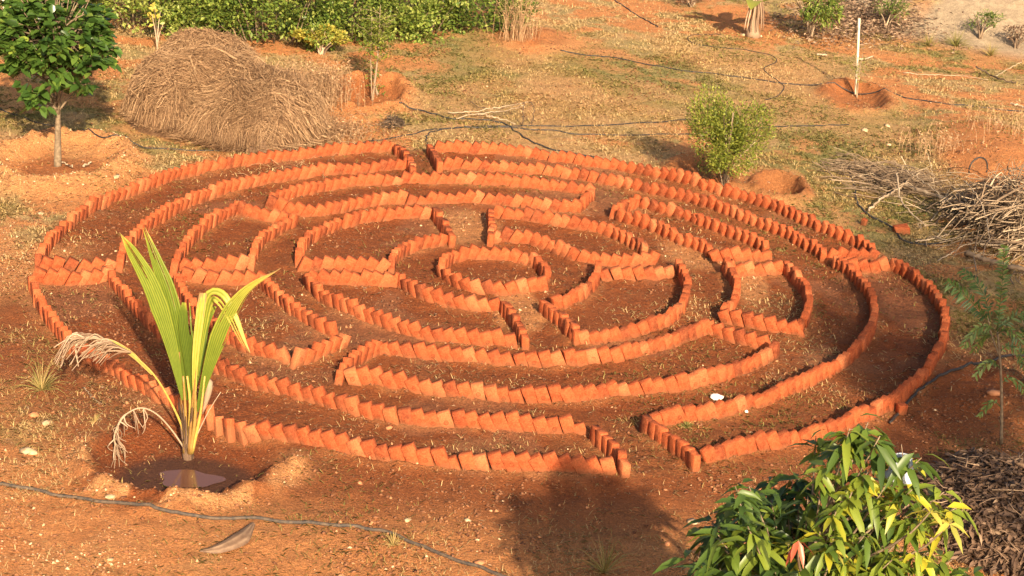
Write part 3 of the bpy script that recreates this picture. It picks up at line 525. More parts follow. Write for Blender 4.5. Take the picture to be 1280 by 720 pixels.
for wn, (kd, lean, pts) in WALLS.items():
    z = .165 if kd == 't' else .085
    g = np.array([G(a, b, z)[:2] for a, b in pts])
    # smooth then resample by arc length
    if len(g) > 4:
        for _ in range(2): g[1:-1] = (g[:-2] + 2 * g[1:-1] + g[2:]) / 4
    sl_ = np.hypot(*np.diff(g, axis=0).T); cum = np.concatenate([[0], np.cumsum(sl_)]); L = cum[-1]
    gap = .117 if kd == 'm' else .105
    nb = max(3, int(round(L / gap)) + 1)
    ss = np.linspace(0.0, L, nb)
    bx_, by_ = np.interp(ss, cum, g[:, 0]), np.interp(ss, cum, g[:, 1])
    tx, ty = np.gradient(bx_), np.gradient(by_)
    # leaning follows the walk round the ring; screen-right lean where the row runs left to right
    sgn = 1.0 if g[-1][0] >= g[0][0] else -1.0
    wave = RNG.normal(0, 1) 
    for k in range(nb):
        ang = math.atan2(ty[k], tx[k])
        ln = lean * sgn * (25 + 4 * math.sin(k * .37 + wave) + RNG.normal(0, 3.5)) if kd == 'm' else RNG.normal(0, 3.5)
        yaw = RNG.normal(0, 2.2); off = RNG.normal(0, .005); dz = RNG.normal(0, .009) - .03 * (RNG.random() < .025) + .007 * math.sin(k * .5 + wave)
        px, py, _ = project((bx_[k], by_[k], .1))
        if wn == 'outer_LL' and 245 < px < 315: yaw += -32
        if px > 770 and py < 335 and wn in ('outer_UR', 'second_UR', 'RU_top', 'RU_low', 'CRU_top'): yaw -= 20
        if px > 1020 and py < 430 and wn in ('outer_LR', 'second_LR'): yaw -= 10
        if kd == 't': yaw += RNG.normal(0, 3)
        spots.append([wn, k, nb, bx_[k], by_[k], ang + R_(yaw), R_(ln), off, dz, px, py])
def bmat(sp):
    _, k, nb, x, y, an, ln, off, dz, px, py = sp
    nxv, nyv = -math.sin(an), math.cos(an); jj = random.gauss(0, .004); x += jj * nyv; y -= jj * nxv
    x += nxv * off; y += nyv * off
    m = Matrix.Translation((x, y, H1(x, y) + .027 + dz)) @ Matrix.Rotation(an, 4, 'Z') @ Matrix.Rotation(ln, 4, 'Y')
    if random.random() < .3: m = m @ Matrix.Rotation(math.pi, 4, 'Z')
    return m @ Matrix.Rotation(random.uniform(-.05, .05), 4, 'X')
def hid(sp):
    px, py = sp[9], sp[10]
    return (px > 985 and py > 535 and px < 1110) or (205 < px < 262 and 440 < py < 525)
order = sorted(range(len(spots)), key=lambda q: spots[q][4] * (1.6 if hid(spots[q]) else 1) * (1.06 if spots[q][0] in ('second_LR', 'outer_LR') and spots[q][9] > 1000 else 1))
single = [q for q in order if spots[q][0] in DESC][:296]; sset = set(single)
rest = MB(); nb_ = 0
def chunk(px): return 'left of palm' if px < 190 else 'behind palm' if px < 290 else 'just right of palm' if px < 520 else 'near picture middle' if px < 800 else 'right of middle' if px < 1000 else 'at far right'
for q, sp in enumerate(spots):
    M = bmat(sp); vi = q % 10
    if q in sset:
        o = D.objects.new('brick', BME[vi]); C.objects.link(o); o.matrix_world = M
        where, end, e = DESC[sp[0]]; kk = sp[1] if e > 0 else sp[2] - 1 - sp[1]
        if kk < 6 and sp[2] > 7:
            lab = f'orange brick {where}, {ORD[kk]} from {end}'; grp = 'bricks standing in the labyrinth rows'
        else:
            ch = chunk(sp[9]); lab = f'orange brick leaning {where}, {ch}' if sp[2] > 7 else f'orange brick standing {where}'
            grp = f'bricks {where}, {ch}' if sp[2] > 7 else f'bricks {where}'
        ws = lab.split()
        tag(o, lab, 'brick', grp)
    else:
        A = np.array(M); v = np.concatenate(BM[vi].v); v = v @ A[:3, :3].T + A[:3, 3]
        rest.v.append(v.astype(np.float32)); tn = random.random()
        rest.t.append(np.full(len(v), tn, np.float32))
        for a, mi in zip(BM[vi].f, BM[vi].m): rest.f.append(a + rest.n); rest.m.append(mi)
        rest.n += len(v)
ro = rest.build('brick_rows', [MAT['brick'], MAT['mark']])
tag(ro, 'hundreds of orange bricks standing in the farther rings and beds of the labyrinth', 'bricks', kind='stuff')

# ================================================================== STUFF ON THE GROUND
def scatter(n, box, dens, seed):
    rs = np.random.default_rng(seed); P = []
    tot = 0
    while tot < n:
        y = rs.uniform(box[2], box[3], n * 2); x = rs.uniform(-1, 1, n * 2) * (y * .30 + 1.0)
        k = (x > box[0]) & (x < box[1]) & (rs.random(n * 2) < dens(x, y)); P.append(np.stack([x[k], y[k]], 1)); tot += k.sum()
    p = np.concatenate(P)[:n]; return p, rs
def nearw(y): return np.clip((17.0 / y) ** .9, 0, 1)
def d_grass(x, y):
    so_, ba, gr, pa, pu, *_ = masks(x, y); return np.clip(gr * (.25 + .9 * sm(.42, .6, fbm(x, y, .6, 3, 91))) * (1 - pa), 0, 1) * nearw(y)
def blades(p, rs, lo, hi, wd, lay, name, mat, tint):
    n = len(p); z = height(p[:, 0], p[:, 1]); L = rs.uniform(lo, hi, n); a = rs.uniform(0, 2 * math.pi, n)
    el = rs.uniform(lay[0], lay[1], n); d = np.stack([np.cos(a) * np.cos(el), np.sin(a) * np.cos(el), np.sin(el)], 1)
    sd_ = np.stack([-np.sin(a), np.cos(a), np.zeros(n)], 1) * (wd * rs.uniform(.6, 1.4, n) * np.clip(p[:, 1] / 17, .7, 2))[:, None]
    c = np.stack([p[:, 0], p[:, 1], z - .003], 1); mid = c + d * (L * .55)[:, None]; tip = c + d * L[:, None]; tip[:, 2] -= L * .25 * np.cos(el)
    v = np.stack([c - sd_, c + sd_, mid + sd_ * .8, tip, mid - sd_ * .8], 1); i = np.arange(n)[:, None] * 5
    mb = MB(); mb.add(v.reshape(-1, 3), [i + np.array([[0, 1, 2, 3, 4]])], np.repeat(tint(p, rs, n), 5)); return mb.build(name, mat)
p, rs = scatter(270000, (-11, 12, 10.4, 37), d_grass, 5)
tg = lambda p, rs, n: np.clip(-.38 * masks(p[:, 0], p[:, 1])[6] + .28 + .70 * sm(.35, .62, fbm(p[:, 0], p[:, 1], 1.8, 4, 61)) + rs.normal(0, .16, n), 0, 1)
tag(blades(p, rs, .02, .085, .0026, (.0, .9), 'grass', MAT['grass'], tg), 'short dry straw coloured and olive grass growing around the brick labyrinth', 'grass', kind='stuff')
def d_litter(x, y):
    so_, ba, gr, pa, pu, *_ = masks(x, y); return np.clip(.08 + .7 * sm(.50, .64, fbm(x, y, .8, 3, 71)), 0, 1) * (1 - pu) * nearw(y) * (1 - .5 * ba) * (1 - .45 * so_)
p, rs = scatter(34000, (-11, 12, 10.4, 30), d_litter, 6)
tag(blades(p, rs, .015, .06, .0035, (-.05, .25), 'leaf_litter', MAT['litter'], lambda p, rs, n: np.clip(rs.normal(.55, .25, n), 0, 1)), 'bits of pale straw and crumbled leaves lying on the damp soil', 'litter', kind='stuff')
def d_clod(x, y):
    so_, ba, gr, pa, pu, rd, gn = masks(x, y); return np.clip(.05 + .16 * so_ * sm(.45, .6, fbm(x, y, .7, 3, 81)) + .9 * rd + .5 * sm(.58, .68, fbm(x, y, .9, 3, 82)), 0, 1) * (1 - pu) * nearw(y)
p, rs = scatter(46000, (-11, 12, 10.4, 30), d_clod, 8)
cm = MB(); n = len(p); z = height(p[:, 0], p[:, 1]); r = .0038 * np.exp(rs.exponential(.62, n)); r = np.minimum(r, .017)
iv, if_ = ICO[1][0], ICO[1][1]
iv8 = np.array([[1, 0, 0], [-1, 0, 0], [0, 1, 0], [0, -1, 0], [0, 0, 1.], [0, 0, -.6]]); f8 = np.array([[0, 2, 4], [2, 1, 4], [1, 3, 4], [3, 0, 4], [2, 0, 5], [1, 2, 5], [3, 1, 5], [0, 3, 5]])
vv = iv8[None] * (1 + .5 * (rs.random((n, 6, 1)) - .5)) * r[:, None, None] * np.array([1.2, 1.0, .75]) + rs.normal(0, .25, (n, 6, 3)) * r[:, None, None] + np.stack([p[:, 0], p[:, 1], z + r * .3], 1)[:, None]
so_, ba, *_r = masks(p[:, 0], p[:, 1]); rd = _r[-2]
tn = np.clip(.30 + rs.normal(0, .20, n) + .24 * ba * (1 - so_) + .36 * rd + (rs.random(n) < .05) * .45, 0, 1)
cm.add(vv.reshape(-1, 3), [(np.arange(n)[:, None, None] * 6 + f8[None]).reshape(-1, 3)], np.repeat(tn, 6))
tag(cm.build('soil_crumbs', MAT['clod']), 'crumbs of red soil and tiny pale pebbles scattered over the ground', 'soil crumbs', kind='stuff')

# ================================================================== STONES, BRICK PIECES
def stone(px, py, r, mat, label, name='stone', cat='stone', seed=1, group=None):
    q = on(px, py, r * .08); mb = MB(); r = r * .72; mb.blob((0, 0, 0), (r * 1.25, r * .85, r * .5), seed, amp=.75, sub=1)
    o = mb.build(name, MAT[mat], smooth=False); o.location = tuple(q); o.rotation_euler[2] = seed; tag(o, label, cat, group); return o
stone(36, 566, .11, 'stone', 'large pale ochre stone at the left edge above the dark pipe', seed=3)
stone(139, 619, .055, 'stone', 'pale rounded stone just in front of the palm basin rim', seed=4)
stone(509, 650, .045, 'stone', 'small cream stone on bare ground below the outer brick ring', seed=5)
stone(585, 651, .045, 'stone', 'cream pebble left of the large tree shadow', seed=6)
stone(600, 704, .06, 'redstone', 'reddish clod beside the front irrigation pipe', seed=7)
stone(834, 680, .04, 'redstone', 'small pink stone inside the lower edge of the tree shadow', seed=8)
stone(866, 653, .06, 'stone', 'flat tan stone between tree shadow and mango leaves', seed=9)
stone(138, 700, .035, 'stone', 'small pale pebble on orange earth at the bottom left', seed=10)
stone(1080, 163, .09, 'stone', 'pale stone left of two below the stake pit', seed=11)
stone(1109, 158, .075, 'stone', 'pale stone right of two below the stake pit', seed=12)
stone(1111, 181, .05, 'stone', 'smallest pale stone below the stake pit', seed=13)
stone(145, 218, .07, 'stone', 'tan stone lying on the right rim of the tree mound', seed=14)
stone(52, 268, .06, 'stone', 'whitish stone on straw ground left of the outer ring', seed=15)
stone(42, 520, .07, 'redstone', 'pinkish clod on the grass left of the palm', seed=16)
stone(58, 530, .07, 'stone', 'cream stone on the grass left of the palm', seed=17)
stone(450, 604, .04, 'redstone', 'small reddish clod below the outer brick ring', seed=18)
stone(1240, 492, .09, 'redstone', 'orange clod on the bare slope below the dark sapling', seed=19)
stone(487, 535, .055, 'redstone', 'broken brick crumb in front of the second ring', seed=20)
def chip(px, py, d, rz, label, seed):
    q = on(px, py, d[2] * .35); mb = MB(); v = np.array([[x, y, z] for x in (-.5, .5) for y in (-.5, .5) for z in (-.5, .5)]) * np.array(d)
    v += np.random.default_rng(seed).normal(0, d[0] * .10, v.shape)
    mb.add(v, [np.array([[0, 1, 3, 2], [4, 6, 7, 5], [0, 4, 5, 1], [2, 3, 7, 6], [0, 2, 6, 4], [1, 5, 7, 3]])], .6)
    o = mb.build('broken_brick', MAT['brick']); bv = o.modifiers.new('bevel', 'BEVEL'); bv.width = .008; bv.segments = 2
    o.location = tuple(q); o.rotation_euler = (.12, -.1, rz); tag(o, label, 'broken brick')
chip(1127, 291, (.17, .12, .10), .3, 'half brick lying on the grass left of the branch pile', 2)
chip(1080, 281, (.07, .07, .10), .8, 'small upright brick fragment beyond the outer ring', 5)
chip(1126, 517, (.08, .06, .12), .4, 'brick stub leaning on the outside of the outer ring by the pipe', 7)
# crumpled white scrap
q = on(895, 499, .02); mb = MB(); mb.blob((0, 0, 0), (.065, .035, .03), 4, amp=.5, sub=2); o = mb.build('paper_scrap', MAT['scrap']); o.location = tuple(q)
tag(o, 'crumpled white scrap on the soil behind the second ring', 'litter')
q = on(933, 516, .012); mb = MB(); mb.blob((0, 0, 0), (.022, .015, .015), 6, amp=.6, sub=1); o = mb.build('paper_scrap', MAT['scrap']); o.location = tuple(q)
tag(o, 'tiny white scrap on the soil between the two outer rings', 'litter')
q = on(642, 54, .03); mb = MB(); mb.blob((0, 0, 0), (.05, .04, .03), 9, amp=.5, sub=1)

# ================================================================== PIPES
def pipe(pts, r, label, mat='hose', lift=.0, wig=.012, n=None, name='irrigation_pipe'):
    g = [on(a, b) * np.array([1, 1, 0]) for a, b in pts]; p = spline(g, n or len(pts) * 14); t = np.arange(len(p))
    p[:, 0] += wig * np.sin(t * .9 + r * 900); p[:, 1] += wig * 1.5 * np.sin(t * .53)
    z_ = height(p[:, 0], p[:, 1]); z_ = np.maximum(z_, np.convolve(np.pad(z_, 3, 'edge'), np.ones(7) / 7, 'valid')); p[:, 2] = z_ + r * .6 + lift
    mb = MB(); mb.tube(p, r, 7); o = mb.build(name, MAT[mat], smooth=True); tag(o, label, 'pipe', 'black irrigation pipes on the ground'); return o
pipe([(-60, 600), (0, 607), (60, 617), (130, 628), (230, 640), (330, 650), (420, 657), (475, 664), (540, 690), (620, 718), (700, 750)], .015, 'thick dusty pipe crossing the ground in front of the palm basin', 'hose_dusty', wig=.006)
pipe([(1112, 530), (1135, 503), (1160, 480), (1200, 462), (1245, 450), (1300, 440)], .014, 'dark pipe curving from the outer ring toward the right edge', wig=.004)
pipe([(500, 128), (525, 139), (560, 148), (600, 150), (630, 155), (655, 172), (690, 187), (735, 196), (790, 210), (860, 222)], .012, 'dark pipe running from the sapling pit down to the back of the ring')
pipe([(-20, 130), (30, 148), (80, 163), (130, 177), (190, 186), (260, 189), (330, 189), (400, 186), (455, 178), (500, 171), (545, 162), (600, 160), (680, 163), (740, 169), (850, 168), (950, 160), (1060, 156)], .009, 'thin long pipe running behind the ring from left edge to right')
pipe([(535, 185), (533, 172), (545, 164), (575, 160), (610, 158), (700, 158), (780, 156), (860, 150)], .009, 'thin pipe bending out of the back opening of the ring')
pipe([(700, 63), (770, 73), (850, 88), (920, 96), (1000, 107), (1070, 118), (1140, 124), (1210, 133), (1300, 142)], .010, 'long thin pipe slanting past the stake pit to the right edge')
pipe([(905, 43), (865, 44), (862, 52), (885, 58), (930, 62), (965, 70), (970, 78), (955, 86), (965, 96), (980, 108), (972, 120), (955, 126)], .007, 'thin curly pipe below the banana plant', wig=.0)
pipe([(760, -5), (785, 12), (800, 22), (822, 34)], .011, 'short dark pipe at the top edge of the picture')
pipe([(930, 243), (960, 252), (990, 265), (1020, 280), (1050, 295)], .012, 'thin pipe lying against the right back of the outer ring')
# half raised hose loop in front of the branch pile
pipe([(1060, 210), (1068, 235), (1072, 255), (1090, 272), (1115, 285), (1130, 302), (1160, 306), (1190, 300), (1225, 288)], .014, 'dark pipe looped in front of the branch pile', wig=.004)
c = G(1218, 240); mb = MB(); th = np.linspace(-.3, math.pi + .3, 24)
mb.tube(np.stack([c[0] + .13 * np.cos(th), c[1] + .05 * np.cos(th), H1(c[0], c[1]) + .16 + .16 * np.sin(th)], 1), .011, 7)
tag(mb.build('hose_loop', MAT['hose'], smooth=True), 'black hose loop standing upright among the branches', 'hose')

# ================================================================== PLANTS
def rdir(n, zlo=-1., zhi=1., rs=RNG):
    z = rs.uniform(zlo, zhi, n); a = rs.uniform(0, 2 * math.pi, n); s_ = np.sqrt(1 - z * z); return np.stack([s_ * np.cos(a), s_ * np.sin(a), z], 1)
def lumpy(n, c, r, nl, seed, lump=.42, inner=.35):
    """points spread through several overlapping clumps"""
    rs = np.random.default_rng(seed); cc = rdir(nl, -.7, 1., rs) * rs.uniform(.25, .8, (nl, 1)); k = rs.integers(0, nl, n)
    d = rdir(n, -1, 1, rs) * (rs.uniform(inner ** 3, 1, n) ** (1 / 3.))[:, None]
    p = cc[k] + d * (lump * rs.uniform(.5, 1.3, nl)[k])[:, None]
    return np.array(c) + p * np.array(r), p, k, rs
def shrub(px, py, hgt, wid, dep, nleaf, L, mat, label, cat='shrub', name='shrub', seed=1, nl=14, tint=.45, tsd=.2, droop=.2, wr=.5, group=None, big=False, lowest=.1, base=None, stem=.018):
    b = on(px, py) if base is None else np.array(base); root = thing(name, b, label, cat, group)
    c = (0, 0, hgt * (.5 + lowest / 2)); pts, rel, k, rs = lumpy(nleaf, c, (wid / 2 / 1.05, dep / 2 / 1.05, hgt * (1 - lowest) / 2 / 1.0), nl, seed)
    pts[:, 2] = np.maximum(pts[:, 2], .02)
    d = rel + rdir(nleaf, -.4, 1, rs) * .9; m = MB()
    tl = np.clip(tint + rs.normal(0, tsd, nleaf) + (rs.random(nl)[k] - .5) * .25, 0, 1)
    m.leaves(pts, d, rs.uniform(.7, 1.25, nleaf) * L, rs.uniform(.8, 1.2, nleaf) * L * wr, droop, .18, tl, big=big)
    m.build('crown', MAT[mat], root)
    s_ = MB()
    for j in range(max(5, nl)):
        e = np.array(c) + rdir(1, -.2, 1, rs)[0] * np.array([wid, dep, hgt]) * .36
        s_.tube(spline([(rs.normal(0, .02), rs.normal(0, .02), -.03), (e[0] * .3, e[1] * .3, e[2] * .5), e], 7), np.linspace(stem, .004, 7), 5, rs.random())
    s_.build('stem', MAT['twig'], root); return root
# ---- broad-leaved tree at the left
def rosette_tree(base, hgt, trunk_h, cr_, leafL, leafW, nros, per, mat, label, name, cat, seed, crown_c, crown_r, lowdroop=.25, lean=(0, 0), r0=.04, extra=(), tint=.45):
    rs = np.random.default_rng(seed); root = thing(name, base, label, cat); tr = MB()
    top = np.array([lean[0], lean[1], trunk_h]); tr.tube(spline([(0, 0, -.05), (lean[0] * .4, lean[1] * .4, trunk_h * .5), top, (lean[0] * 1.1, lean[1], hgt * .8)], 16), np.linspace(r0, r0 * .25, 16), 9)
    ends, rel, k, _ = lumpy(nros, crown_c, crown_r, 12, seed + 5, .42, .55)
    ends = np.vstack([ends] + [np.array(e)[None] for e in extra]) if len(extra) else ends
    br = MB()
    for e in ends:
        t0 = rs.uniform(.1, .9); s0 = top + np.array([0, 0, (hgt * .8 - trunk_h) * t0 * .8]) if e[2] > trunk_h + .25 else top * np.array([1, 1, rs.uniform(.72, 1)])
        m_ = s0 + (e - s0) * .5 + np.array([0, 0, .04]); (br).tube(spline([s0, m_, e], 6), np.linspace(r0 * .34, .004, 6), 5, .4)
    tr.build('trunk', MAT['bark'], root, smooth=True); br.build('limbs', MAT['bark'], root, smooth=True)
    lf = MB(); n = len(ends) * per; cc = np.repeat(ends, per, 0); a = rs.uniform(0, 2 * math.pi, n); el = rs.uniform(-.35, .8, n)
    out = np.repeat(ends - np.array(crown_c), per, 0); out /= np.linalg.norm(out, axis=1)[:, None] + 1e-6
    d = np.stack([np.cos(a) * np.cos(el), np.sin(a) * np.cos(el), np.sin(el)], 1) + out * .55
    cc = cc + rs.normal(0, leafL * .18, (n, 3))
    lf.leaves(cc, d, rs.uniform(.65, 1.15, n) * leafL, rs.uniform(.85, 1.1, n) * leafW, lowdroop, .16, np.clip(tint + rs.normal(0, .2, n), 0, 1), big=True)
    lf.build('crown', MAT[mat], root, smooth=True); return root, ends
tb = on(72, 207)
rosette_tree(tb, 2.5, .85, 0, .150, .092, 430, 8, 'jack', 'young broad leaved tree with glossy dark crown on a ring of orange earth', 'broadleaf_tree', 'tree', 3,
             (.03, .0, 1.66), (.98, .95, 1.05), lean=(.02, 0), tint=.56, r0=.050, extra=[(-.28, -.25, .95), (-.10, -.3, 1.0), (-.32, -.25, 1.05), (-.20, -.25, .84), (-.16, -.3, .92), (-.22, -.28, .98), (-.13, -.22, .78), (-.25, -.2, .90), (-.10, -.25, .88)])
# ---- hedge of separate shrubs at the back
HG = 'shrubs in the hedge along the top edge'
def hedge_shrub(px, py, h, wd, dp, nl_, L, mat, lab, seed, tn):
    rs = np.random.default_rng(seed); b0 = on(px, py); b0[1] += dp / 2; b0[2] = H1(b0[0], b0[1]); root = thing('hedge_shrub', b0, lab, 'shrub', HG); nl = 60
    cc = np.stack([rs.uniform(-.5, .5, nl) * wd, rs.uniform(-.5, .35, nl) * dp, rs.uniform(.05, 1, nl) * h], 1); cc[:, 1] += (cc[:, 2] / h) ** 2 * .25 * dp
    k = rs.integers(0, nl, nl_); d = rdir(nl_, -1, 1, rs); p = cc[k] + d * (rs.uniform(.2, 1, nl_) ** .4)[:, None] * rs.uniform(.16, .34, nl)[k][:, None] * np.array([1.1, 1, .85]); p[:, 2] = np.abs(p[:, 2]) + .01
    m = MB(); m.leaves(p, d + rdir(nl_, -.4, 1, rs) * .8 + np.array([0, -.3, .1]), rs.uniform(.6, 1.2, nl_) * L, rs.uniform(.5, .75, nl_) * L, .25, .2, np.clip(tn + rs.normal(0, .25, nl_) + (rs.random(nl)[k] - .5) * .35, 0, 1), big=False)
    m.build('crown', MAT[mat], root); s_ = MB()
    for j in range(16):
        e = cc[rs.integers(nl)]; s_.tube(spline([(e[0] * .5, .1, -.03), (e[0] * .7, e[1] * .3, e[2] * .5), e], 7), np.linspace(.014, .004, 7), 5, .1)
    s_.build('stem', MAT['bark'], root)
for j, (px, py, h, wd, dp, nl_, mat, tn, lab) in enumerate([
    (50, 34, 1.5, 2.0, 1.0, 2000, 'hedge', .60, 'olive green shrub behind the broad leaved tree'),
    (165, 50, 1.5, 1.8, 1.2, 2600, 'hedge', .74, 'light yellow green shrub behind the left side of the straw heap'),
    (240, 50, 1.4, 1.6, 1.2, 2600, 'hedge', .42, 'dark green shrub behind the top of the straw heap'),
    (325, 66, 1.5, 1.9, 1.2, 4200, 'hedge', .48, 'dense white flecked shrub behind the right side of the straw heap'),
    (415, 60, 1.5, 1.8, 1.2, 3600, 'hedge', .52, 'green shrub standing behind the low yellow shrub'),
    (505, 52, 1.5, 1.9, 1.2, 4200, 'hedge', .62, 'leafy light green shrub behind the thin sapling'),
    (592, 45, 1.4, 1.7, 1.2, 4000, 'hedge', .5, 'dense green shrub at the right end of the hedge')]):
    hedge_shrub(px, py, h, wd, dp, int(nl_ * 1.9), .078, mat, lab, 100 + j, tn + .04)
shrub(402, 68, .48, 1.15, .5, 1500, .060, 'yellow', 'low shrub with yellow leaves at the foot of the hedge', 'shrub', 'yellow_shrub', 120, 10, .6, .22, .2, .7)
shrub(196, 62, .75, .30, .3, 26, .09, 'yellow', 'few bright yellow leaves on a thin plant behind the straw heap', 'plant', 'yellow_plant', 121, 4, .85, .1, .2, .8)
# dry weed at the end of the hedge, brown weeds above the heap
def stalks(root_or_none, base, n, H, spread, r, name, mat, seed, tint=.6, leafy=0, droop=.2, fan=1.0):
    rs = np.random.default_rng(seed); mb = MB()
    for j in range(n):
        b0 = np.array([rs.normal(0, spread[0]), rs.normal(0, spread[1]), 0]); a = rs.uniform(0, 2 * math.pi); h = H * rs.uniform(.5, 1.1); t = rs.uniform(.05, .5) * fan
        p = [b0, b0 + np.array([math.cos(a) * t * h * .4, math.sin(a) * t * h * .4, h * .6]), b0 + np.array([math.cos(a) * t * h, math.sin(a) * t * h, h * (1 - droop * t)])]
        mb.tube(spline(p, 5), np.linspace(r, r * .4, 5), 3, np.clip(tint + rs.normal(0, .2), 0, 1), cap=False)
        if leafy:
            q = spline(p, leafy + 2)[1:]; mb.leaves(q, rdir(len(q), -.5, .7, rs), .05, .018, .5, .1, np.clip(tint + rs.normal(0, .15, len(q)), 0, 1), big=False)
    return mb
def weed(px, py, n, H, spread, label, seed, mat='stalk', tint=.6, leafy=3, name='dry_weed', cat='weed', fan=1.0, r=.0035):
    b = on(px, py); o = stalks(None, b, n, H, spread, r, name, mat, seed, tint, leafy, fan=fan).build(name, MAT[mat]); o.location = tuple(b); tag(o, label, cat); return o
weed(650, 50, 90, .85, (.18, .12), 'tall dry straw coloured weed at the right end of the hedge', 31, tint=.7)
weed(396, 132, 420, .62, (.22, .3), 'upright dry brown stalks with leaves right of the straw heap', 32, tint=.62, leafy=5)
weed(415, 168, 160, .22, (.30, .25), 'low dry stalks at the foot of the heap by the dark twig ball', 33, tint=.6, leafy=4, fan=2.0)
weed(1168, 190, 60, .38, (.25, .3), 'sparse yellow straw standing above the branch pile', 34, tint=.8, leafy=2)['kind'] = 'stuff'
weed(1262, 168, 90, .32, (.35, .5), 'dry straw tuft near the right edge above the branch pile', 35, tint=.7, leafy=2)['kind'] = 'stuff'
def tuft(px, py, n, L, label, seed, tint=.35, mat='grass'):
    rs = np.random.default_rng(seed); b = on(px, py); mb = MB()
    for j in range(n):
        a = rs.uniform(0, 2 * math.pi); e = rs.uniform(.25, 1.35); l = L * rs.uniform(.5, 1.1)
        d = np.array([math.cos(a) * math.cos(e), math.sin(a) * math.cos(e), math.sin(e)])
        mb.tube(spline([(0, 0, 0), d * l * .6, d * l + np.array([0, 0, -.3 * l * math.cos(e)])], 5), np.array([.0028, .0026, .002, .0014, .0006]), 3, np.clip(tint + rs.normal(0, .22), 0, 1), cap=False)
    o = mb.build('grass_tuft', MAT[mat]); o.location = tuple(b); tag(o, label, 'grass tuft'); return o
tuft(52, 488, 90, .34, 'spreading green grass tuft on the left beside the ring', 41, .45)
tuft(755, 716, 60, .34, 'wispy grass tuft at the bottom of the tree shadow', 42, .4)
tuft(492, 682, 30, .14, 'tiny yellow green weed beside the front pipe', 43, .5)
tuft(118, 528, 24, .12, 'tiny yellow green weed left of the palm', 44, .55)
tuft(858, 535, 60, .10, 'low green weed inside the corner right of the front opening', 45, .1)
tuft(1195, 58, 120, .42, 'bright green grass clump at the foot of the pale bank', 46, .12)
tuft(1160, 58, 90, .32, 'duller grass clump left of the bright one under the bank', 47, .25)
tuft(1238, 70, 90, .30, 'olive grass clump at the right under the pale bank', 48, .35)
# ---- straw heap
hb = on(284, 150); rs = np.random.default_rng(77); mb = MB()
def heap_z(x, y):    # two merged mounds, higher at the back left
    x = np.asarray(x, float); y = np.asarray(y, float)
    a = .88 * np.sqrt(np.clip(1 - np.hypot((x + .42) / .98, (y - .30) / 1.35) ** 2.4, 0, 1))
    c_ = .66 * np.sqrt(np.clip(1 - np.hypot((x - .38) / .98, (y + .35) / 1.15) ** 2.2, 0, 1))
    return np.maximum(a, c_) * (.68 + .62 * fbm(x + 9, y + 9, .55, 3, 4))
gx, gy = np.meshgrid(np.linspace(-1.45, 1.45, 60), np.linspace(-1.7, 1.8, 60)); gz = heap_z(gx, gy) * .95 - .03
i = np.arange(59)[:, None] * 60 + np.arange(59)[None]
mb.add(np.stack([gx, gy, np.where(gz > 0, gz, -.1)], -1).reshape(-1, 3), [np.stack([i, i + 1, i + 61, i + 60], -1).reshape(-1, 4)], .05)
cnt = 0
while cnt < 15000:
    x, y = rs.uniform(-1.42, 1.42), rs.uniform(-1.6, 1.7); z = float(heap_z(x, y))
    if z <= .02: continue
    cnt += 1; right = x > -.35 + .3 * y
    if right:      # long stalks sweeping from the ridge toward the front, bundles crossing each other
        bun = vnoise(np.array([x * 2.3]), np.array([y * 2.3]), 5)[0]; a = -2.15 + 3.0 * (bun - .5) + .85 * x + rs.normal(0, .48); l = rs.uniform(.22, .70)
    else: a = rs.uniform(0, 6.28) if rs.random() < .55 else 2.9 + rs.normal(0, .5); l = rs.uniform(.10, .34)
    f = (math.cos(a), math.sin(a)); lift = rs.uniform(-.02, .09); q = []
    tt = np.linspace(-.5, .5, 5); X_ = x + f[0] * l * tt + rs.normal(0, .012, 5); Y_ = y + f[1] * l * tt + rs.normal(0, .012, 5); ZZ = np.maximum(heap_z(X_, Y_), 0)
    end = rs.random() * .07
    for k_ in range(5): q.append((X_[k_], Y_[k_], ZZ[k_] * .5 + z * .5 * (1 if ZZ[k_] > .05 else .3) * 1.0 + .01 + lift * (1 - abs(tt[k_])) + (end if k_ == 4 else 0)))
    tn = .60 + rs.normal(0, .28) - .35 * (rs.random() < .35)
    mb.tube(q, np.linspace(.0052, .002, 5) * rs.uniform(.5, 1.35), 3, np.clip(tn, 0, 1), cap=False)
for j in range(900):   # loose stalks slipped off the right foot of the heap
    x, y = rs.normal(.95, .38), rs.normal(-.35, .7); z = max(float(heap_z(x, y)), 0); a = rs.uniform(0, 6.28); l = rs.uniform(.08, .30); dz_ = rs.uniform(0, .12)
    mb.tube([(x, y, z + .01), (x + math.cos(a) * l * .5, y + math.sin(a) * l * .5, z + .02 + dz_), (x + math.cos(a) * l, y + math.sin(a) * l, z * .6 + .015 + dz_ * .5)], [.0045, .0035, .002], 3, np.clip(rs.normal(.65, .25), 0, 1), cap=False)
for j in range(1300):   # stray stalks standing off the crest and edges
    x, y = rs.uniform(-1.3, 1.1), rs.uniform(-1.2, 1.5); z = float(heap_z(x, y)); d = rdir(1, .1, .9, rs)[0] * rs.uniform(.10, .28)
    if z > .05: mb.tube([(x, y, z), (x + d[0] * .5, y + d[1] * .5, z + d[2] * .6), (x + d[0], y + d[1], z + d[2])], [.004, .003, .0015], 3, rs.uniform(.4, 1), cap=False)
o = mb.build('straw_heap', MAT['stalk']); o.location = tuple(hb); tag(o, 'large heap of dry brown stalks and straw beside the hedge', 'straw heap')
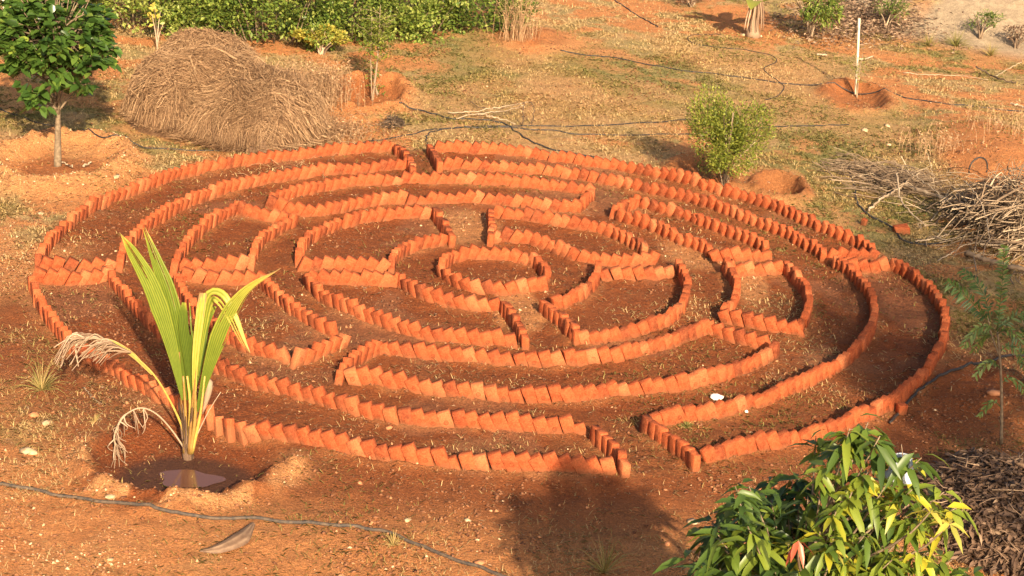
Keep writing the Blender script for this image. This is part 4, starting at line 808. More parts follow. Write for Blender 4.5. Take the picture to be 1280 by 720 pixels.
# ---- twig piles
def twigs(name, px, py, n, ext, L, label, seed, dirs=None, r=(.003, .010), hgt=.3, tint=.5, cat='twig pile', kind=None):
    rs = np.random.default_rng(seed); b = on(px, py); mb = MB()
    for j in range(n):
        c0 = np.array([rs.normal(0, ext[0] * .45), rs.normal(0, ext[1] * .45)]); rr_ = min(1, np.hypot(c0[0] / ext[0], c0[1] / ext[1])); z = hgt * (1 - rr_ ** 1.5) * rs.random()
        a = rs.normal(*dirs) if dirs else rs.uniform(0, math.pi); l = L * rs.uniform(.35, 1.2); e = rs.normal(0, .16); d = np.array([math.cos(a), math.sin(a), e]) * l / 2
        k = rs.normal(0, .08 * l, 3); c3 = np.array([c0[0], c0[1], z + .02]); q = spline([c3 - d, c3 - d * .3 + k, c3 + d * .4 - k * .6, c3 + d], 7)
        q[:, 2] = np.maximum(q[:, 2], .008); r0 = rs.uniform(*r) * (1.6 if rs.random() < .06 else 1)
        mb.tube(q, np.linspace(r0, r0 * .35, 7), 4, np.clip(tint + rs.normal(0, .22), 0, 1), cap=False)
        if rs.random() < .5:
            s0 = q[3]; e2 = s0 + (d * .5 + rs.normal(0, .15 * l, 3)) * .8; e2[2] = max(e2[2], .01); mb.tube([s0, (s0 + e2) / 2 + rs.normal(0, .02, 3), e2], [r0 * .6, r0 * .45, r0 * .2], 3, np.clip(tint + rs.normal(0, .2), 0, 1), cap=False)
    o = mb.build(name, MAT['twig']); o.location = tuple(b); tag(o, label, cat, kind=kind); return o
twigs('branch_pile', 1262, 292, 620, (.75, 1.3), 1.1, 'big heap of thin pale dead branches at the right edge', 51, (.90, .36), (.0035, .011), .85, .52)
twigs('twig_pile', 1135, 235, 230, (.72, .75), .95, 'low spread of grey twigs left of the big branch heap', 52, (-.45, .5), (.003, .009), .16, .40)
twigs('brushwood', 1075, 212, 60, (.35, .35), .8, 'thin grey brushwood at the left tip of the branch pile', 53, (-.3, .3), (.003, .007), .12, .45)
twigs('twig_ball', 491, 158, 130, (.15, .22), .22, 'small dark tangle of dead twigs behind the ring', 54, None, (.004, .007), .16, .02)
def branch(pts, r0, r1, label, seed=0, tint=.7, name='dead_branch', group=None, zs=None):
    g = []
    for k_, (a, b_) in enumerate(pts):
        z = (zs[k_] if zs else .06); q = G(a, b_, z); g.append((q[0], q[1], z + H1(q[0], q[1])))
    p = spline(g, len(pts) * 7); rs = np.random.default_rng(seed); p += rs.normal(0, .007, p.shape); mb = MB(); mb.tube(p, np.linspace(r0, r1, len(p)) * .72 * rs.uniform(.8, 1.2, len(p)), 7, np.clip(tint - .12 + rs.normal(0, .10, (len(p))), 0, 1).repeat(7))
    o = mb.build(name, MAT['twig'], smooth=True); tag(o, label, 'branch'); return o
branch([(1130, 230), (1165, 243), (1200, 255), (1230, 262)], .045, .028, 'thick pale dead branch lying across the grey twigs', 1, .75, zs=[.12, .15, .2, .2])
branch([(1122, 214), (1125, 245), (1135, 262), (1158, 282)], .020, .012, 'bent pale branch with a raised end in the twig spread', 2, .85, zs=[.35, .2, .15, .1])
branch([(1085, 262), (1100, 248), (1115, 240), (1135, 225), (1150, 216)], .022, .015, 'forked bone coloured branch at the front of the twigs', 3, .8, zs=[.03, .1, .12, .15, .2])
branch([(1132, 212), (1155, 226), (1175, 243), (1200, 262)], .010, .006, 'thin yellowish stick crossing over the thick branch', 4, .95, zs=[.3, .3, .3, .25])
branch([(1145, 302), (1165, 298), (1185, 293)], .014, .010, 'short white stick in front of the branch heap', 5, .95, zs=[.03, .05, .05])
branch([(1208, 316), (1235, 325), (1262, 332), (1300, 340)], .045, .04, 'smooth reddish log at the foot of the branch heap', 6, .55, zs=[.1, .1, .1, .1])
branch([(1172, 325), (1190, 315), (1210, 305), (1235, 300)], .012, .007, 'pale stick poking out of the heap toward the ring', 7, .95, zs=[.02, .06, .12, .2])
branch([(1158, 190), (1162, 205), (1166, 222), (1168, 240)], .006, .004, 'thin upright straw coloured shoot above the twigs', 8, .9, zs=[.5, .35, .2, .05])
branch([(1205, 225), (1222, 245), (1230, 262), (1236, 285), (1238, 305)], .010, .006, 'pale curving twig arching over the branch heap', 9, .9, zs=[.6, .6, .55, .5, .4])
branch([(1130, 90), (1165, 93), (1200, 95), (1235, 100)], .010, .006, 'long pale branch lying on the ground below the bank', 10, .95, zs=[.02] * 4)
branch([(1245, 95), (1262, 84), (1278, 76)], .009, .006, 'white stick slanting up near the right edge under the bank', 11, .98, zs=[.02, .1, .2])
branch([(1220, 82), (1238, 92), (1252, 100), (1270, 104)], .02, .015, 'dark fallen branch near the right edge under the bank', 12, .05, zs=[.15, .06, .05, .02])
branch([(1262, 132), (1275, 136), (1290, 142)], .022, .018, 'pale stick end at the right edge beside the long pipe', 13, .95, zs=[.03] * 3)
branch([(1022, 69), (1028, 69), (1034, 69)], .02, .02, 'tiny white stick on the ground left of the stake', 14, .98, zs=[.03] * 3)
branch([(1075, 74), (1082, 72), (1092, 69)], .02, .015, 'white stub lying right of the stake', 15, .98, zs=[.05] * 3)
# sticks behind the ring: a rickety bundle
branch([(560, 142), (600, 139), (640, 132), (660, 128)], .012, .008, 'uppermost long pale stick of the bundle behind the ring', 20, .85, zs=[.03, .08, .2, .28])
branch([(570, 148), (600, 143), (632, 138), (655, 133)], .012, .008, 'middle pale stick of the bundle behind the ring', 21, .8, zs=[.03, .05, .14, .22])
branch([(598, 143), (620, 148), (645, 156)], .012, .008, 'short pale stick pointing down to the pipe', 22, .85, zs=[.1, .06, .03])
branch([(655, 128), (654, 142), (653, 158)], .011, .010, 'left dark upright prop of the stick bundle', 23, .12, zs=[.32, .18, .01])
branch([(661, 128), (667, 135), (665, 158)], .010, .009, 'right dark bent prop of the stick bundle', 24, .15, zs=[.32, .26, .01])
branch([(587, 127), (600, 134), (620, 137), (650, 130)], .010, .007, 'crooked reddish stick behind the bundle', 25, .4, zs=[.05, .05, .1, .26])
branch([(78, 200), (90, 206)], .012, .010, 'pale chip of wood at the foot of the broad leaved tree', 26, .95, zs=[.03, .03])
branch([(104, 205), (114, 199)], .02, .014, 'wide pale wood chip on the mound right of the tree trunk', 27, .9, zs=[.03, .03])
branch([(105, 484), (118, 498), (128, 505)], .008, .003, 'thin grey stick on the soil left of the palm', 28, .6, zs=[.02] * 3)
# ---- twiggy sapling by the pit
def sapling(px, py, H_, nl_, label, seed, mat='bush', spread=.3, L=.05, name='sapling', lean=(0, 0), nst=2, z0=.4, tint=.5, droop=.3, wr=.45, r=.010, cat='sapling'):
    rs = np.random.default_rng(seed); b = on(px, py); root = thing(name, b, label, cat); st = MB(); lf = MB()
    for j in range(nst):
        o0 = np.array([rs.normal(0, .02), rs.normal(0, .02), -.03]); tp = np.array([lean[0] + rs.normal(0, .05), lean[1] + rs.normal(0, .05), H_ * rs.uniform(.85, 1)])
        sp_ = spline([o0, tp * .5 + rs.normal(0, .02, 3), tp], 12); st.tube(sp_, np.linspace(r, r * .3, 12), 6, .6)
        m_ = nl_ // nst; nb2 = max(4, m_ // 14)
        for q in range(nb2):
            t = rs.uniform(z0, 1); s0 = sp_[min(11, int(t * 11))]; dd = rdir(1, .0, .8, rs)[0] * spread * rs.uniform(.5, 1.1); e = s0 + dd
            st.tube([s0, s0 + dd * .5 + np.array([0, 0, .02]), e], [r * .35, r * .25, r * .1], 4, .6)
            kk = m_ // nb2; tt = rs.uniform(.15, 1, (kk, 1)); c_ = s0 + dd * tt + rs.normal(0, .02, (kk, 3))
            lf.leaves(c_, rdir(kk, -.5, .8, rs), rs.uniform(.7, 1.2, kk) * L, L * wr, droop, .15, np.clip(tint + rs.normal(0, .2, kk), 0, 1), big=L > .06)
    st.build('stem', MAT['twig'], root); lf.build('crown', MAT[mat], root); return root
sapling(466, 126, 1.45, 1100, 'thin leggy sapling with sparse yellow green leaves in the pit behind the ring', 61, 'bush', .34, .055, 'leggy_sapling', nst=3, z0=.5, tint=.55)
sapling(474, 118, .45, 160, 'small leafy shoot growing left of the leggy sapling stem', 62, 'hedge', .14, .05, 'leafy_shoot', lean=(-.1, 0), z0=.1, tint=.6, cat='shoot')
sapling(1070, 122, .75, 90, 'spindly sapling tied in the pit under the pale stake', 63, 'yellow', .16, .05, 'spindly_sapling', nst=3, z0=.3, tint=.3)
# stake
q = on(1070, 118); tp = atY(1074, 23, q[1] - .05); mb = MB(); mb.tube(spline([q - np.array([0, 0, .1]), (q + tp) / 2, tp], 8), .021, 8)
tag(mb.build('stake', MAT['pole'], smooth=True), 'tall pale wooden stake standing in the round pit', 'stake')
q = on(8, 44); mb = MB(); mb.tube([q, atY(4, 0, q[1]), atY(6, -30, q[1])], .02, 7); tag(mb.build('stick', MAT['pole'], smooth=True), 'slim pale upright stick in the top left corner', 'stick')
# ---- bright bush behind the ring
shrub(905, 234, 1.32, 1.12, 1.0, 11000, .044, 'bush', 'bright lime green bush at the back right of the ring', 'bush', 'lime_bush', 71, 15, .60, .24, .15, .42, lowest=.0, stem=.007)
# ---- banana plant and dark shrub at the top
bb = on(941, 46); root = thing('banana_plant', bb, 'short banana plant with shrivelled pale trunk at the top edge', 'banana plant')
mb = MB(); mb.tube(spline([(0, 0, 0), (.0, 0, .25), (.02, 0, .5), (.03, 0, .9)], 9), [.15, .12, .09, .08, .08, .09, .07, .06, .05], 10, .35); mb.build('trunk', MAT['palmdry'], root, smooth=True)
mb = MB(); rs = np.random.default_rng(5)
for a in np.linspace(0, 6, 12):
    d = np.array([math.cos(a) * .13, math.sin(a) * .13, 0]); mb.tube(spline([(d[0] * .4, d[1] * .4, .55 + rs.uniform(0, .3)), (d[0] * 1.1, d[1] * 1.1, .4), (d[0] * 1.3, d[1] * 1.3, .12)], 6), np.linspace(.02, .008, 6), 5, rs.random())
mb.build('dead_sheath', MAT['palmdry'], root)
for k_, a in enumerate((.1, .5, 2.9, 2.2, 4.5, 1.4)):
    mb = MB(); n = 14; t = np.linspace(0, 1, n); pth = np.stack([math.cos(a) * t * .95, math.sin(a) * t * .95, .60 + .16 * np.sin(t * 2.4) - .06 * t], 1); wv = .14 * np.sin(np.pi * np.clip(t * .95 + .03, 0, 1)) ** .6
    sd2 = np.array([-math.sin(a), math.cos(a), 0]); l_v = pth + sd2 * wv[:, None] + [0, 0, .03]; r_v = pth - sd2 * wv[:, None] + [0, 0, .03]
    i = np.arange(n - 1)[:, None]; mb.add(np.vstack([l_v, pth, r_v]), [np.concatenate([np.hstack([i, i + 1, n + i + 1, n + i]), np.hstack([n + i, n + i + 1, 2 * n + i + 1, 2 * n + i])])], .9)
    mb.build('leaf', MAT['bush'], root)
for k_, (px, py, r) in enumerate(((930, 44, .09), (938, 46, .10), (947, 45, .10))):
    stone(px, py, r, 'stone', ['left', 'middle', 'right'][k_] + ' one of three whitish stones at the foot of the banana plant', seed=60 + k_)
shrub(1012, 50, 1.3, 1.15, .9, 1500, .095, 'hedge', 'olive shrub with hanging leaves right of the banana plant', 'shrub', 'olive_shrub', 73, 14, .5, .22, .8, .28, lowest=.12)
shrub(1108, 36, .7, .9, .7, 500, .07, 'hedge', 'thin low shrub left of the pale bank', 'shrub', 'low_shrub', 74, 9, .4, .22, .5, .3)
shrub(1228, 30, .55, .8, .7, 420, .07, 'hedge', 'small shrub growing on the face of the pale bank', 'shrub', 'bank_shrub', 75, 9, .5, .22, .5, .3)
shrub(1270, 60, .4, .7, .7, 420, .06, 'dryleaf', 'brown dried shrub at the right edge below the bank', 'shrub', 'dry_shrub', 76, 9, .4, .22, .5, .4)
shrub(865, 8, .5, 1.3, .7, 700, .06, 'dryleaf', 'low brown weeds left of the banana plant', 'weed', 'brown_weeds', 77, 9, .6, .22, .5, .3)
# brown leaf litter drift in front of the bank
rs = np.random.default_rng(9); n = 4200; cpt = np.array([on(1080 + 90 * rs.normal() * .5, 22 + 12 * rs.normal()) for _ in range(60)])
k = rs.integers(0, 60, n); pts = cpt[k] + rs.normal(0, .35, (n, 3)) * np.array([1, 1.6, 0]); pts[:, 2] = height(pts[:, 0], pts[:, 1]) + rs.uniform(0, .14, n)
mb = MB(); mb.leaves(pts, rdir(n, -.3, .6, rs), rs.uniform(.05, .12, n), rs.uniform(.02, .05, n), .2, .2, np.clip(rs.normal(.6, .25, n), 0, 1), big=False)
tag(mb.build('fallen_leaves', MAT['dryleaf']), 'drift of fallen brown leaves left of the pale bank', 'fallen leaves', kind='stuff')

# ================================================================== COCONUT SAPLING
pb = on(235, 573); PY = pb[1]
root = thing('coconut_sapling', pb, 'young coconut palm with pleated yellow green leaves in a wet basin', 'palm')
def PP(px, py, dy=0.0): return atY(px, py, PY + dy) - pb
def blade(path, widths, tint0, tint1, mat='palm', cols=16, n=26, pleat=.20, name='leaf', arch=.10, face=(0, -1, .25), split=None):
    p = spline(path, n); t = np.gradient(p, axis=0); t /= np.linalg.norm(t, axis=1)[:, None]
    f = np.array(face, float); a = np.cross(t, f); a /= np.linalg.norm(a, axis=1)[:, None] + 1e-9; nn = np.cross(a, t)
    wd = np.interp(np.linspace(0, 1, n), np.linspace(0, 1, len(widths)), widths); mb = MB()
    u = np.linspace(-1, 1, cols + 1)
    v = p[:, None] + a[:, None] * (wd[:, None] * u[None])[..., None] + nn[:, None] * ((wd[:, None] * (pleat * (np.arange(cols + 1) % 2)[None] + arch * (np.abs(u)[None]))))[..., None]
    tn = np.linspace(tint0, tint1, n)[:, None] + np.where(np.arange(cols + 1) % 2, .16, -.20)[None] + RNG.normal(0, .03, (n, cols + 1)) + .22 * (np.abs(u) > .93)[None]
    tt_ = np.linspace(0, 1, n); tn = tn + (.45 * sm(.82, 1.0, tt_)[:, None]) * RNG.uniform(.3, 1.3, cols + 1)[None]
    i = np.arange(n - 1)[:, None] * (cols + 1) + np.arange(cols)[None]; keep = np.ones(i.shape, bool)
    if cols > 6:
        for c_ in RNG.choice(np.arange(2, cols - 1), 2, replace=False):
            s0 = int(n * RNG.uniform(.35, .75)); keep[s0:, c_] = False; v[s0:, :c_ + 1] += nn[s0:, None] * (.02 * np.linspace(0, 1, n - s0))[:, None, None]
    i = i[keep]
    mb.add(v.reshape(-1, 3), [np.stack([i, i + 1, i + cols + 2, i + cols + 1], -1).reshape(-1, 4)], np.clip(tn, 0, 1).reshape(-1))
    return mb.build(name, MAT[mat], root)
blade([PP(229, 500, .0), PP(213, 428, -.02), PP(190, 360, -.06), PP(167, 318, -.10), PP(150, 292, -.14)], [.012, .045, .071, .062, .040, .003], .34, .55, face=(.35, -1, .2))
blade([PP(234, 500, .08), PP(225, 430, .10), PP(212, 370, .13), (PP(196, 325, .16)), PP(181, 284, .20)], [.012, .048, .074, .066, .038, .003], .26, .48, face=(-.15, -1, .2))
blade([PP(240, 500, .0), PP(237, 450, .02), PP(232, 405, .05), PP(234, 378, .10)], [.010, .045, .062, .055, .025], .12, .30, face=(-.3, -1, .1))
blade([PP(243, 510, -.03), PP(244, 450, -.05), PP(250, 395, -.06), PP(254, 366, -.06)], [.010, .022, .032, .036, .03], .66, .88, face=(.3, -1, .1), cols=6)
blade([PP(247, 470, .06), PP(254, 410, .06), PP(262, 372, .02), PP(276, 372, -.04), PP(290, 395, -.08), PP(303, 425, -.10), PP(311, 440, -.10)], [.008, .03, .05, .062, .045, .025, .006], .45, .90, face=(.2, -1, .5), cols=8)
blade([PP(246, 515, .0), PP(262, 455, -.03), PP(282, 400, -.08), PP(308, 362, -.14), PP(352, 334, -.2)], [.010, .04, .072, .062, .028, .003], .22, .85, face=(.35, -1, .35))
blade([PP(238, 505, .12), PP(246, 450, .16), PP(252, 410, .2), PP(268, 382, .22)], [.010, .05, .07, .05, .02], .15, .3, face=(.3, -1, .2))
# long drooping leaf with shredded dry end
mb = MB(); mb.tube(spline([PP(236, 560), PP(222, 520, -.03), PP(195, 472, -.08), PP(165, 443, -.12), PP(140, 432, -.15)], 22), np.linspace(.012, .005, 22), 6, .8); mb.build('midrib', MAT['petiole'], root, smooth=True)
blade([PP(190, 468, -.08), PP(165, 443, -.12), PP(142, 429, -.15), PP(118, 423, -.17)], [.008, .02, .022, .018], .95, .8, cols=6)
mb = MB(); rs = np.random.default_rng(14)
for j in range(70):
    s0 = rs.uniform(100, 165); y0 = 424 + max(0, s0 - 130) * .5; e = rs.uniform(0, 1); ln_ = rs.uniform(30, 60)
    ex = s0 - ln_ * rs.uniform(.6, 1.1); ex = max(ex, 66 + rs.uniform(0, 14)); dy_ = rs.uniform(-.12, .05)
    mb.tube(spline([PP(s0, y0, -.15 + dy_ * .4), PP((s0 + ex) / 2, y0 - 3 + rs.uniform(-4, 4), -.17 + dy_), PP(ex, y0 + rs.uniform(4, 30) * (1.2 if ex < 90 else .6), -.18 + dy_)], 7), np.linspace(.010, .003, 7), 4, np.clip(.42 + rs.normal(0, .25), 0, 1), cap=False)
for (x0, x1, yb_) in ((95, 98, 458), (84, 78, 448)):
    mb.tube(spline([PP(110, 425, -.16), PP(x0, 432, -.18), PP(x1, yb_, -.2)], 7), np.linspace(.012, .006, 7), 5, .8)
mb.build('dry_leaflets', MAT['palmdry'], root)
# fully dry leaf curled to the ground
mb = MB(); pth = spline([PP(234, 566), PP(215, 538, -.05), PP(195, 517, -.12), PP(175, 510, -.18), PP(155, 520, -.24), PP(145, 538, -.28), PP(143, 552, -.3), PP(152, 560, -.31)], 36)
mb.tube(pth, np.concatenate([np.linspace(.009, .006, 20), np.linspace(.010, .004, 16)]), 5, .6)
for j in range(28):
    s0 = pth[rs.integers(14, 34)]; e = s0 + np.array([rs.uniform(-.02, .10), rs.normal(0, .05), -rs.uniform(.05, .24)]); e[2] = max(e[2], .0)
    mb.tube(spline([s0, (s0 + e) / 2 + rs.normal(0, .02, 3), e], 5), np.linspace(.007, .0025, 5), 4, np.clip(.4 + rs.normal(0, .2), 0, 1), cap=False)
mb.build('dry_frond', MAT['palmdry'], root)
mb = MB(); mb.tube(spline([PP(240, 562), PP(248, 540, -.03), PP(262, 512, -.05), PP(276, 490, -.07)], 10), np.linspace(.006, .003, 10), 5, .8); mb.build('dry_stalk', MAT['palmdry'], root)
for k_, (a, b_, c_, r) in enumerate((((231, 566), (232, 520), (229, 470), .016), ((235, 568), (238, 510), (234, 470), .018), ((238, 567), (244, 520), (243, 460), .017), ((233, 567), (228, 525), (224, 440), .012), ((240, 566), (250, 520), (256, 470), .014), ((236, 567), (241, 500), (248, 440), .012))):
    mb = MB(); dd = rs.uniform(-.04, .04); mb.tube(spline([PP(*a, dd), PP(*b_, dd), PP(*c_, dd)], 12), np.linspace(r * 1.2, r * .5, 12), 7, rs.uniform(.0, .9)); mb.build('petiole', MAT['petiole'], root, smooth=True)
mb = MB()
for j in range(60):
    a = rs.uniform(0, 6.28); h = rs.uniform(.05, .60); mb.tube(spline([(math.cos(a) * .035, math.sin(a) * .03, -.02), (math.cos(a) * .045, math.sin(a) * .035, h * .5), (math.cos(a) * (.03 + .12 * h), math.sin(a) * (.03 + .1 * h), h)], 6), np.linspace(.010, .003, 6), 4, np.clip(.2 + rs.normal(0, .25), 0, 1), cap=False)
mb.build('sheath', MAT['dryleaf'], root)
mb = MB(); mb.tube(spline([PP(256, 470, .03), PP(262, 480, .02), PP(258, 500, .02), PP(253, 518, .02)], 8), [.004, .02, .03, .03, .028, .02, .012, .004], 7, .45); mb.build('withered_leaf', MAT['palmdry'], root)
# fallen coconut leaf piece in front
q0, q1, q2, q3 = [on(a, b_, .03) for a, b_ in ((250, 694), (272, 692), (298, 680), (316, 660))]
root_s = root; mb = MB(); p = spline([q0, q1, q2, q3], 16); wv = np.interp(np.linspace(0, 1, 16), [0, .3, .65, 1], [.004, .05, .085, .02]); cols = 8; u = np.linspace(-1, 1, cols + 1)
t = np.gradient(p, axis=0); t /= np.linalg.norm(t, axis=1)[:, None]; a = np.cross(t, [0, 0, 1.]); a /= np.linalg.norm(a, axis=1)[:, None]
v = p[:, None] + a[:, None] * (wv[:, None] * u)[..., None]; v[..., 2] += .06 * wv[:, None] / .085 * (1 - np.abs(u)[None] ** 1.5) + .006 * (np.arange(cols + 1) % 2)
i = np.arange(15)[:, None] * (cols + 1) + np.arange(cols)[None]
mb.add(v.reshape(-1, 3), [np.stack([i, i + 1, i + cols + 2, i + cols + 1], -1).reshape(-1, 4)], np.clip(.35 + .35 * (np.tile(np.arange(cols + 1) % 2, 16)) + RNG.normal(0, .08, 16 * (cols + 1)), 0, 1))
tag(mb.build('fallen_palm_leaf', MAT['dryleaf']), 'folded dry grey brown leaf lying in front of the pipe', 'fallen leaf')

# ================================================================== MANGO TREE (front right)
def mango_tree(base, tops, hgt, label, seed, per=(13, 20), L=.18, off=False, name='mango_tree', tintf=None, trunk=.05):
    rs = np.random.default_rng(seed); root = thing(name, base, label, 'mango tree' if name == 'mango_tree' else 'tree'); tr = MB(); lf = MB(); br = MB()
    tr.tube(spline([(0, 0, -.05), (.02, .02, hgt * .3), (-.03, 0, hgt * .6), (.0, .0, hgt * .82)], 14), np.linspace(trunk, trunk * .4, 14), 9)
    for e in tops:
        e = np.array(e, float); s0 = np.array([0, 0, min(hgt * .8, max(hgt * .25, e[2] - rs.uniform(.4, .8)))]); md = s0 + (e - s0) * .55 + np.array([0, 0, -.05]); pb_ = spline([s0, md, e], 9)
        br.tube(pb_, np.linspace(.010, .003, 9) * trunk / .05, 6, .4)
        m_ = rs.integers(*per); a = rs.uniform(0, 2 * math.pi) + np.arange(m_) * 2.4; el = rs.uniform(-.5, .55, m_); cc = e + rs.normal(0, .02, (m_, 3)) - (e - md) / np.linalg.norm(e - md) * rs.uniform(0, .12, (m_, 1))
        d = np.stack([np.cos(a) * np.cos(el), np.sin(a) * np.cos(el), np.sin(el)], 1)
        tv = tintf(e, rs) if tintf else .5
        lf.leaves(cc, d, rs.uniform(.45, 1.15, m_) * L, rs.uniform(.19, .26, m_) * L, rs.uniform(.15, .85, m_), .16, np.clip(tv + rs.normal(0, .15, m_), 0, 1), big=True)
    tr.build('trunk', MAT['bark'], root, smooth=True); br.build('limbs', MAT['bark'], root, smooth=True); lf.build('crown', MAT['mango'], root, smooth=True); return root
MY = 8.7; mb0 = np.array([1.72, MY, H1(1.72, MY)]); rs = np.random.default_rng(23); tops = []
# whorl positions spread through the crown's real volume
for (px, py, dy) in ((1085, 528, .05), (1062, 536, -.05), (1100, 545, -.1), (1152, 572, -.1), (1108, 606, -.15), (1140, 612, -.2), (1072, 540, .0), (1055, 560, .1), (1100, 565, .15), (1030, 585, -.1), (1085, 590, -.15), (1065, 615, -.25), (1010, 620, .1), (1045, 640, -.3), (1110, 640, -.1), (1140, 575, .2), (1180, 615, .0),
                     (1195, 635, -.15), (1150, 650, -.2), (1025, 665, -.25), (1080, 670, -.4), (985, 640, .35), (1000, 690, -.1), (950, 665, .4), (1055, 700, -.4), (1115, 700, -.35), (1160, 690, -.2), (1190, 700, 0), (1215, 720, -.1), (925, 705, .3), (905, 700, .45), (965, 715, .1), (1020, 725, -.3), (1080, 735, -.5), (1135, 735, -.4),
                     (990, 600, .5), (960, 625, .55), (1020, 545, .5), (1100, 610, .5), (1050, 600, .5), (1120, 600, .6)):
    tops.append(atY(px, py, MY + dy) - mb0)
for _ in range(190):
    d = rdir(1, -.9, .75, rs)[0] * rs.uniform(.45, 1); tops.append(np.array([.02 + d[0] * .72, .05 + d[1] * .75, 1.75 + d[2] * .80]))
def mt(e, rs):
    return np.clip(.40 + .26 * (e[0] + .75) / 1.5 + rs.normal(0, .10) - (.12 if e[1] > .3 else 0) + .12 * (e[1] < -.15), 0, 1)  # crown shading put into the tint: back whorls darker, front ones brighter
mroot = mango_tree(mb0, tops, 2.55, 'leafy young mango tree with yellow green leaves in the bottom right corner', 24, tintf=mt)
# a few yellow and two reddish young whorls
for j, (px, py, dy, m_, mt_) in enumerate(((1163, 640, -.35, 6, 'yellow'), (1187, 655, -.3, 6, 'yellow'), (1040, 690, -.45, 6, 'yellow'), (998, 676, -.75, 4, 'mango_red'))):
    e = atY(px, py, MY + dy) - mb0; lf = MB(); a = np.arange(m_) * 1.3 + (3.2 if mt_ == 'mango_red' else 0); el = rs.uniform(-.3, .3, m_)
    if mt_ == 'mango_red': a = np.array([3.6, 4.2, 5.2, 5.9]); el = np.array([-1.0, -.6, -.8, -.2])
    lf.leaves(np.repeat(e[None], m_, 0), np.stack([np.cos(a) * np.cos(el), np.sin(a) * np.cos(el), np.sin(el)], 1), rs.uniform(.7, 1, m_) * (.12 if mt_ == 'mango_red' else .14), .030, .5, .18, rs.uniform(.4, .9, m_), big=True)
    o = lf.build('young_leaves', MAT[mt_], mroot, smooth=True); o['label'] = 'pinkish red young leaves' if mt_ == 'mango_red' else 'bright yellow young leaves'
    lb = MB(); lb.tube(spline([np.array([e[0] * .3, e[1] * .3, e[2] - .5]), np.array([e[0] * .8, e[1] * .8, e[2] - .2]), e], 6), np.linspace(.009, .004, 6), 5, .5); lb.build('shoot', MAT['bark'], mroot)
# white plastic tub hanging upside down
q = atY(1126, 590, MY + .04); mb = MB(); prof = [(r_ * 1.35, z_ * 1.35) for r_, z_ in [(.030, .065), (.034, .068), (.052, -.005), (.058, -.012), (.066, -.02), (.062, -.024), (.050, -.01), (.030, .060)]]
K = 24; th = np.arange(K) * 2 * math.pi / K; v = np.array([[r * math.cos(x), r * math.sin(x), z] for r, z in prof for x in th]); f = [[i * K + j, i * K + (j + 1) % K, (i + 1) * K + (j + 1) % K, (i + 1) * K + j] for i in range(len(prof) - 1) for j in range(K)]
mb.add(v, [np.array(f), np.array([list(range(K))])]); 
root = thing('plastic_tub', q, 'small white plastic tub hanging upside down among the mango leaves', 'tub'); mb.build('tub', MAT['white'], root, smooth=False)
mb = MB(); mb.tube([(0, 0, .08), (-.02, .0, .16)], .0025, 5); mb.build('string', MAT['twig'], root)
# dark lower branches of a second mango behind
tops2 = [atY(px, py, 10.4 + dy) for px, py, dy in ((965, 600, 0), (940, 640, .1), (925, 690, 0), (955, 700, -.2), (900, 715, .1), (990, 660, 0), (985, 640, .2))]
b2 = np.array([1.62, 10.45, H1(1.62, 10.45)]); mango_tree(b2, [t - b2 for t in tops2] + [np.array([rs.uniform(-.4, .4), rs.uniform(-.3, .3), rs.uniform(.45, .95)]) for _ in range(16)], 1.5, 'smaller dark green mango sapling behind the left side of the mango tree', 29, (8, 12), .22, tintf=lambda e, r: .16, name='mango_sapling', trunk=.03)

# ================================================================== DARK PINNATE SAPLING (right)
sb_ = on(1252, 556); root = thing('pinnate_sapling', sb_, 'dark green sapling with feathery leaves at the right edge', 'sapling'); SY = sb_[1]
mb = MB(); mb.tube(spline([(0, 0, -.03), atY(1252, 500, SY) - sb_, atY(1250, 450, SY) - sb_, atY(1247, 415, SY) - sb_], 12), np.linspace(.016, .010, 12), 7); mb.tube(spline([atY(1249, 445, SY) - sb_, atY(1240, 420, SY) - sb_, atY(1235, 398, SY) - sb_], 8), np.linspace(.010, .006, 8), 6); mb.build('stem', MAT['bark'], root, smooth=True)
def frond(path, L, label=None, seed=0, tint=.4):
    rs = np.random.default_rng(seed); p0 = np.array([np.array(q) - sb_ for q in path]); ln_ = np.linalg.norm(np.diff(p0, axis=0), axis=1).sum(); m_ = max(10, int(ln_ / .024))
    p = spline(p0, m_); mb = MB(); mb.tube(p, np.linspace(.005, .002, m_), 5, .5)
    t = np.gradient(p, axis=0); t /= np.linalg.norm(t, axis=1)[:, None]; a = np.cross(t, [0, -1., .4]); a /= np.linalg.norm(a, axis=1)[:, None]
    for s in (1, -1):
        c_ = p[2:] + rs.normal(0, .006, p[2:].shape); d = t[2:] * .8 + a[2:] * s * .8 + rs.normal(0, .16, c_.shape); n = len(c_); mb.leaves(c_, d, L * np.sin(np.linspace(.6, 2.6, n)) * rs.uniform(.7, 1.2, n) + .015, .019, .35, .12, np.clip(tint + rs.normal(0, .15, n), 0, 1), big=True, up=np.array([[0, -1., .5]]) + rs.normal(0, .3, (n, 3)))
    mb.build('frond', MAT['dark'], root)
A_ = lambda px, py, dy=0: atY(px, py, SY + dy)
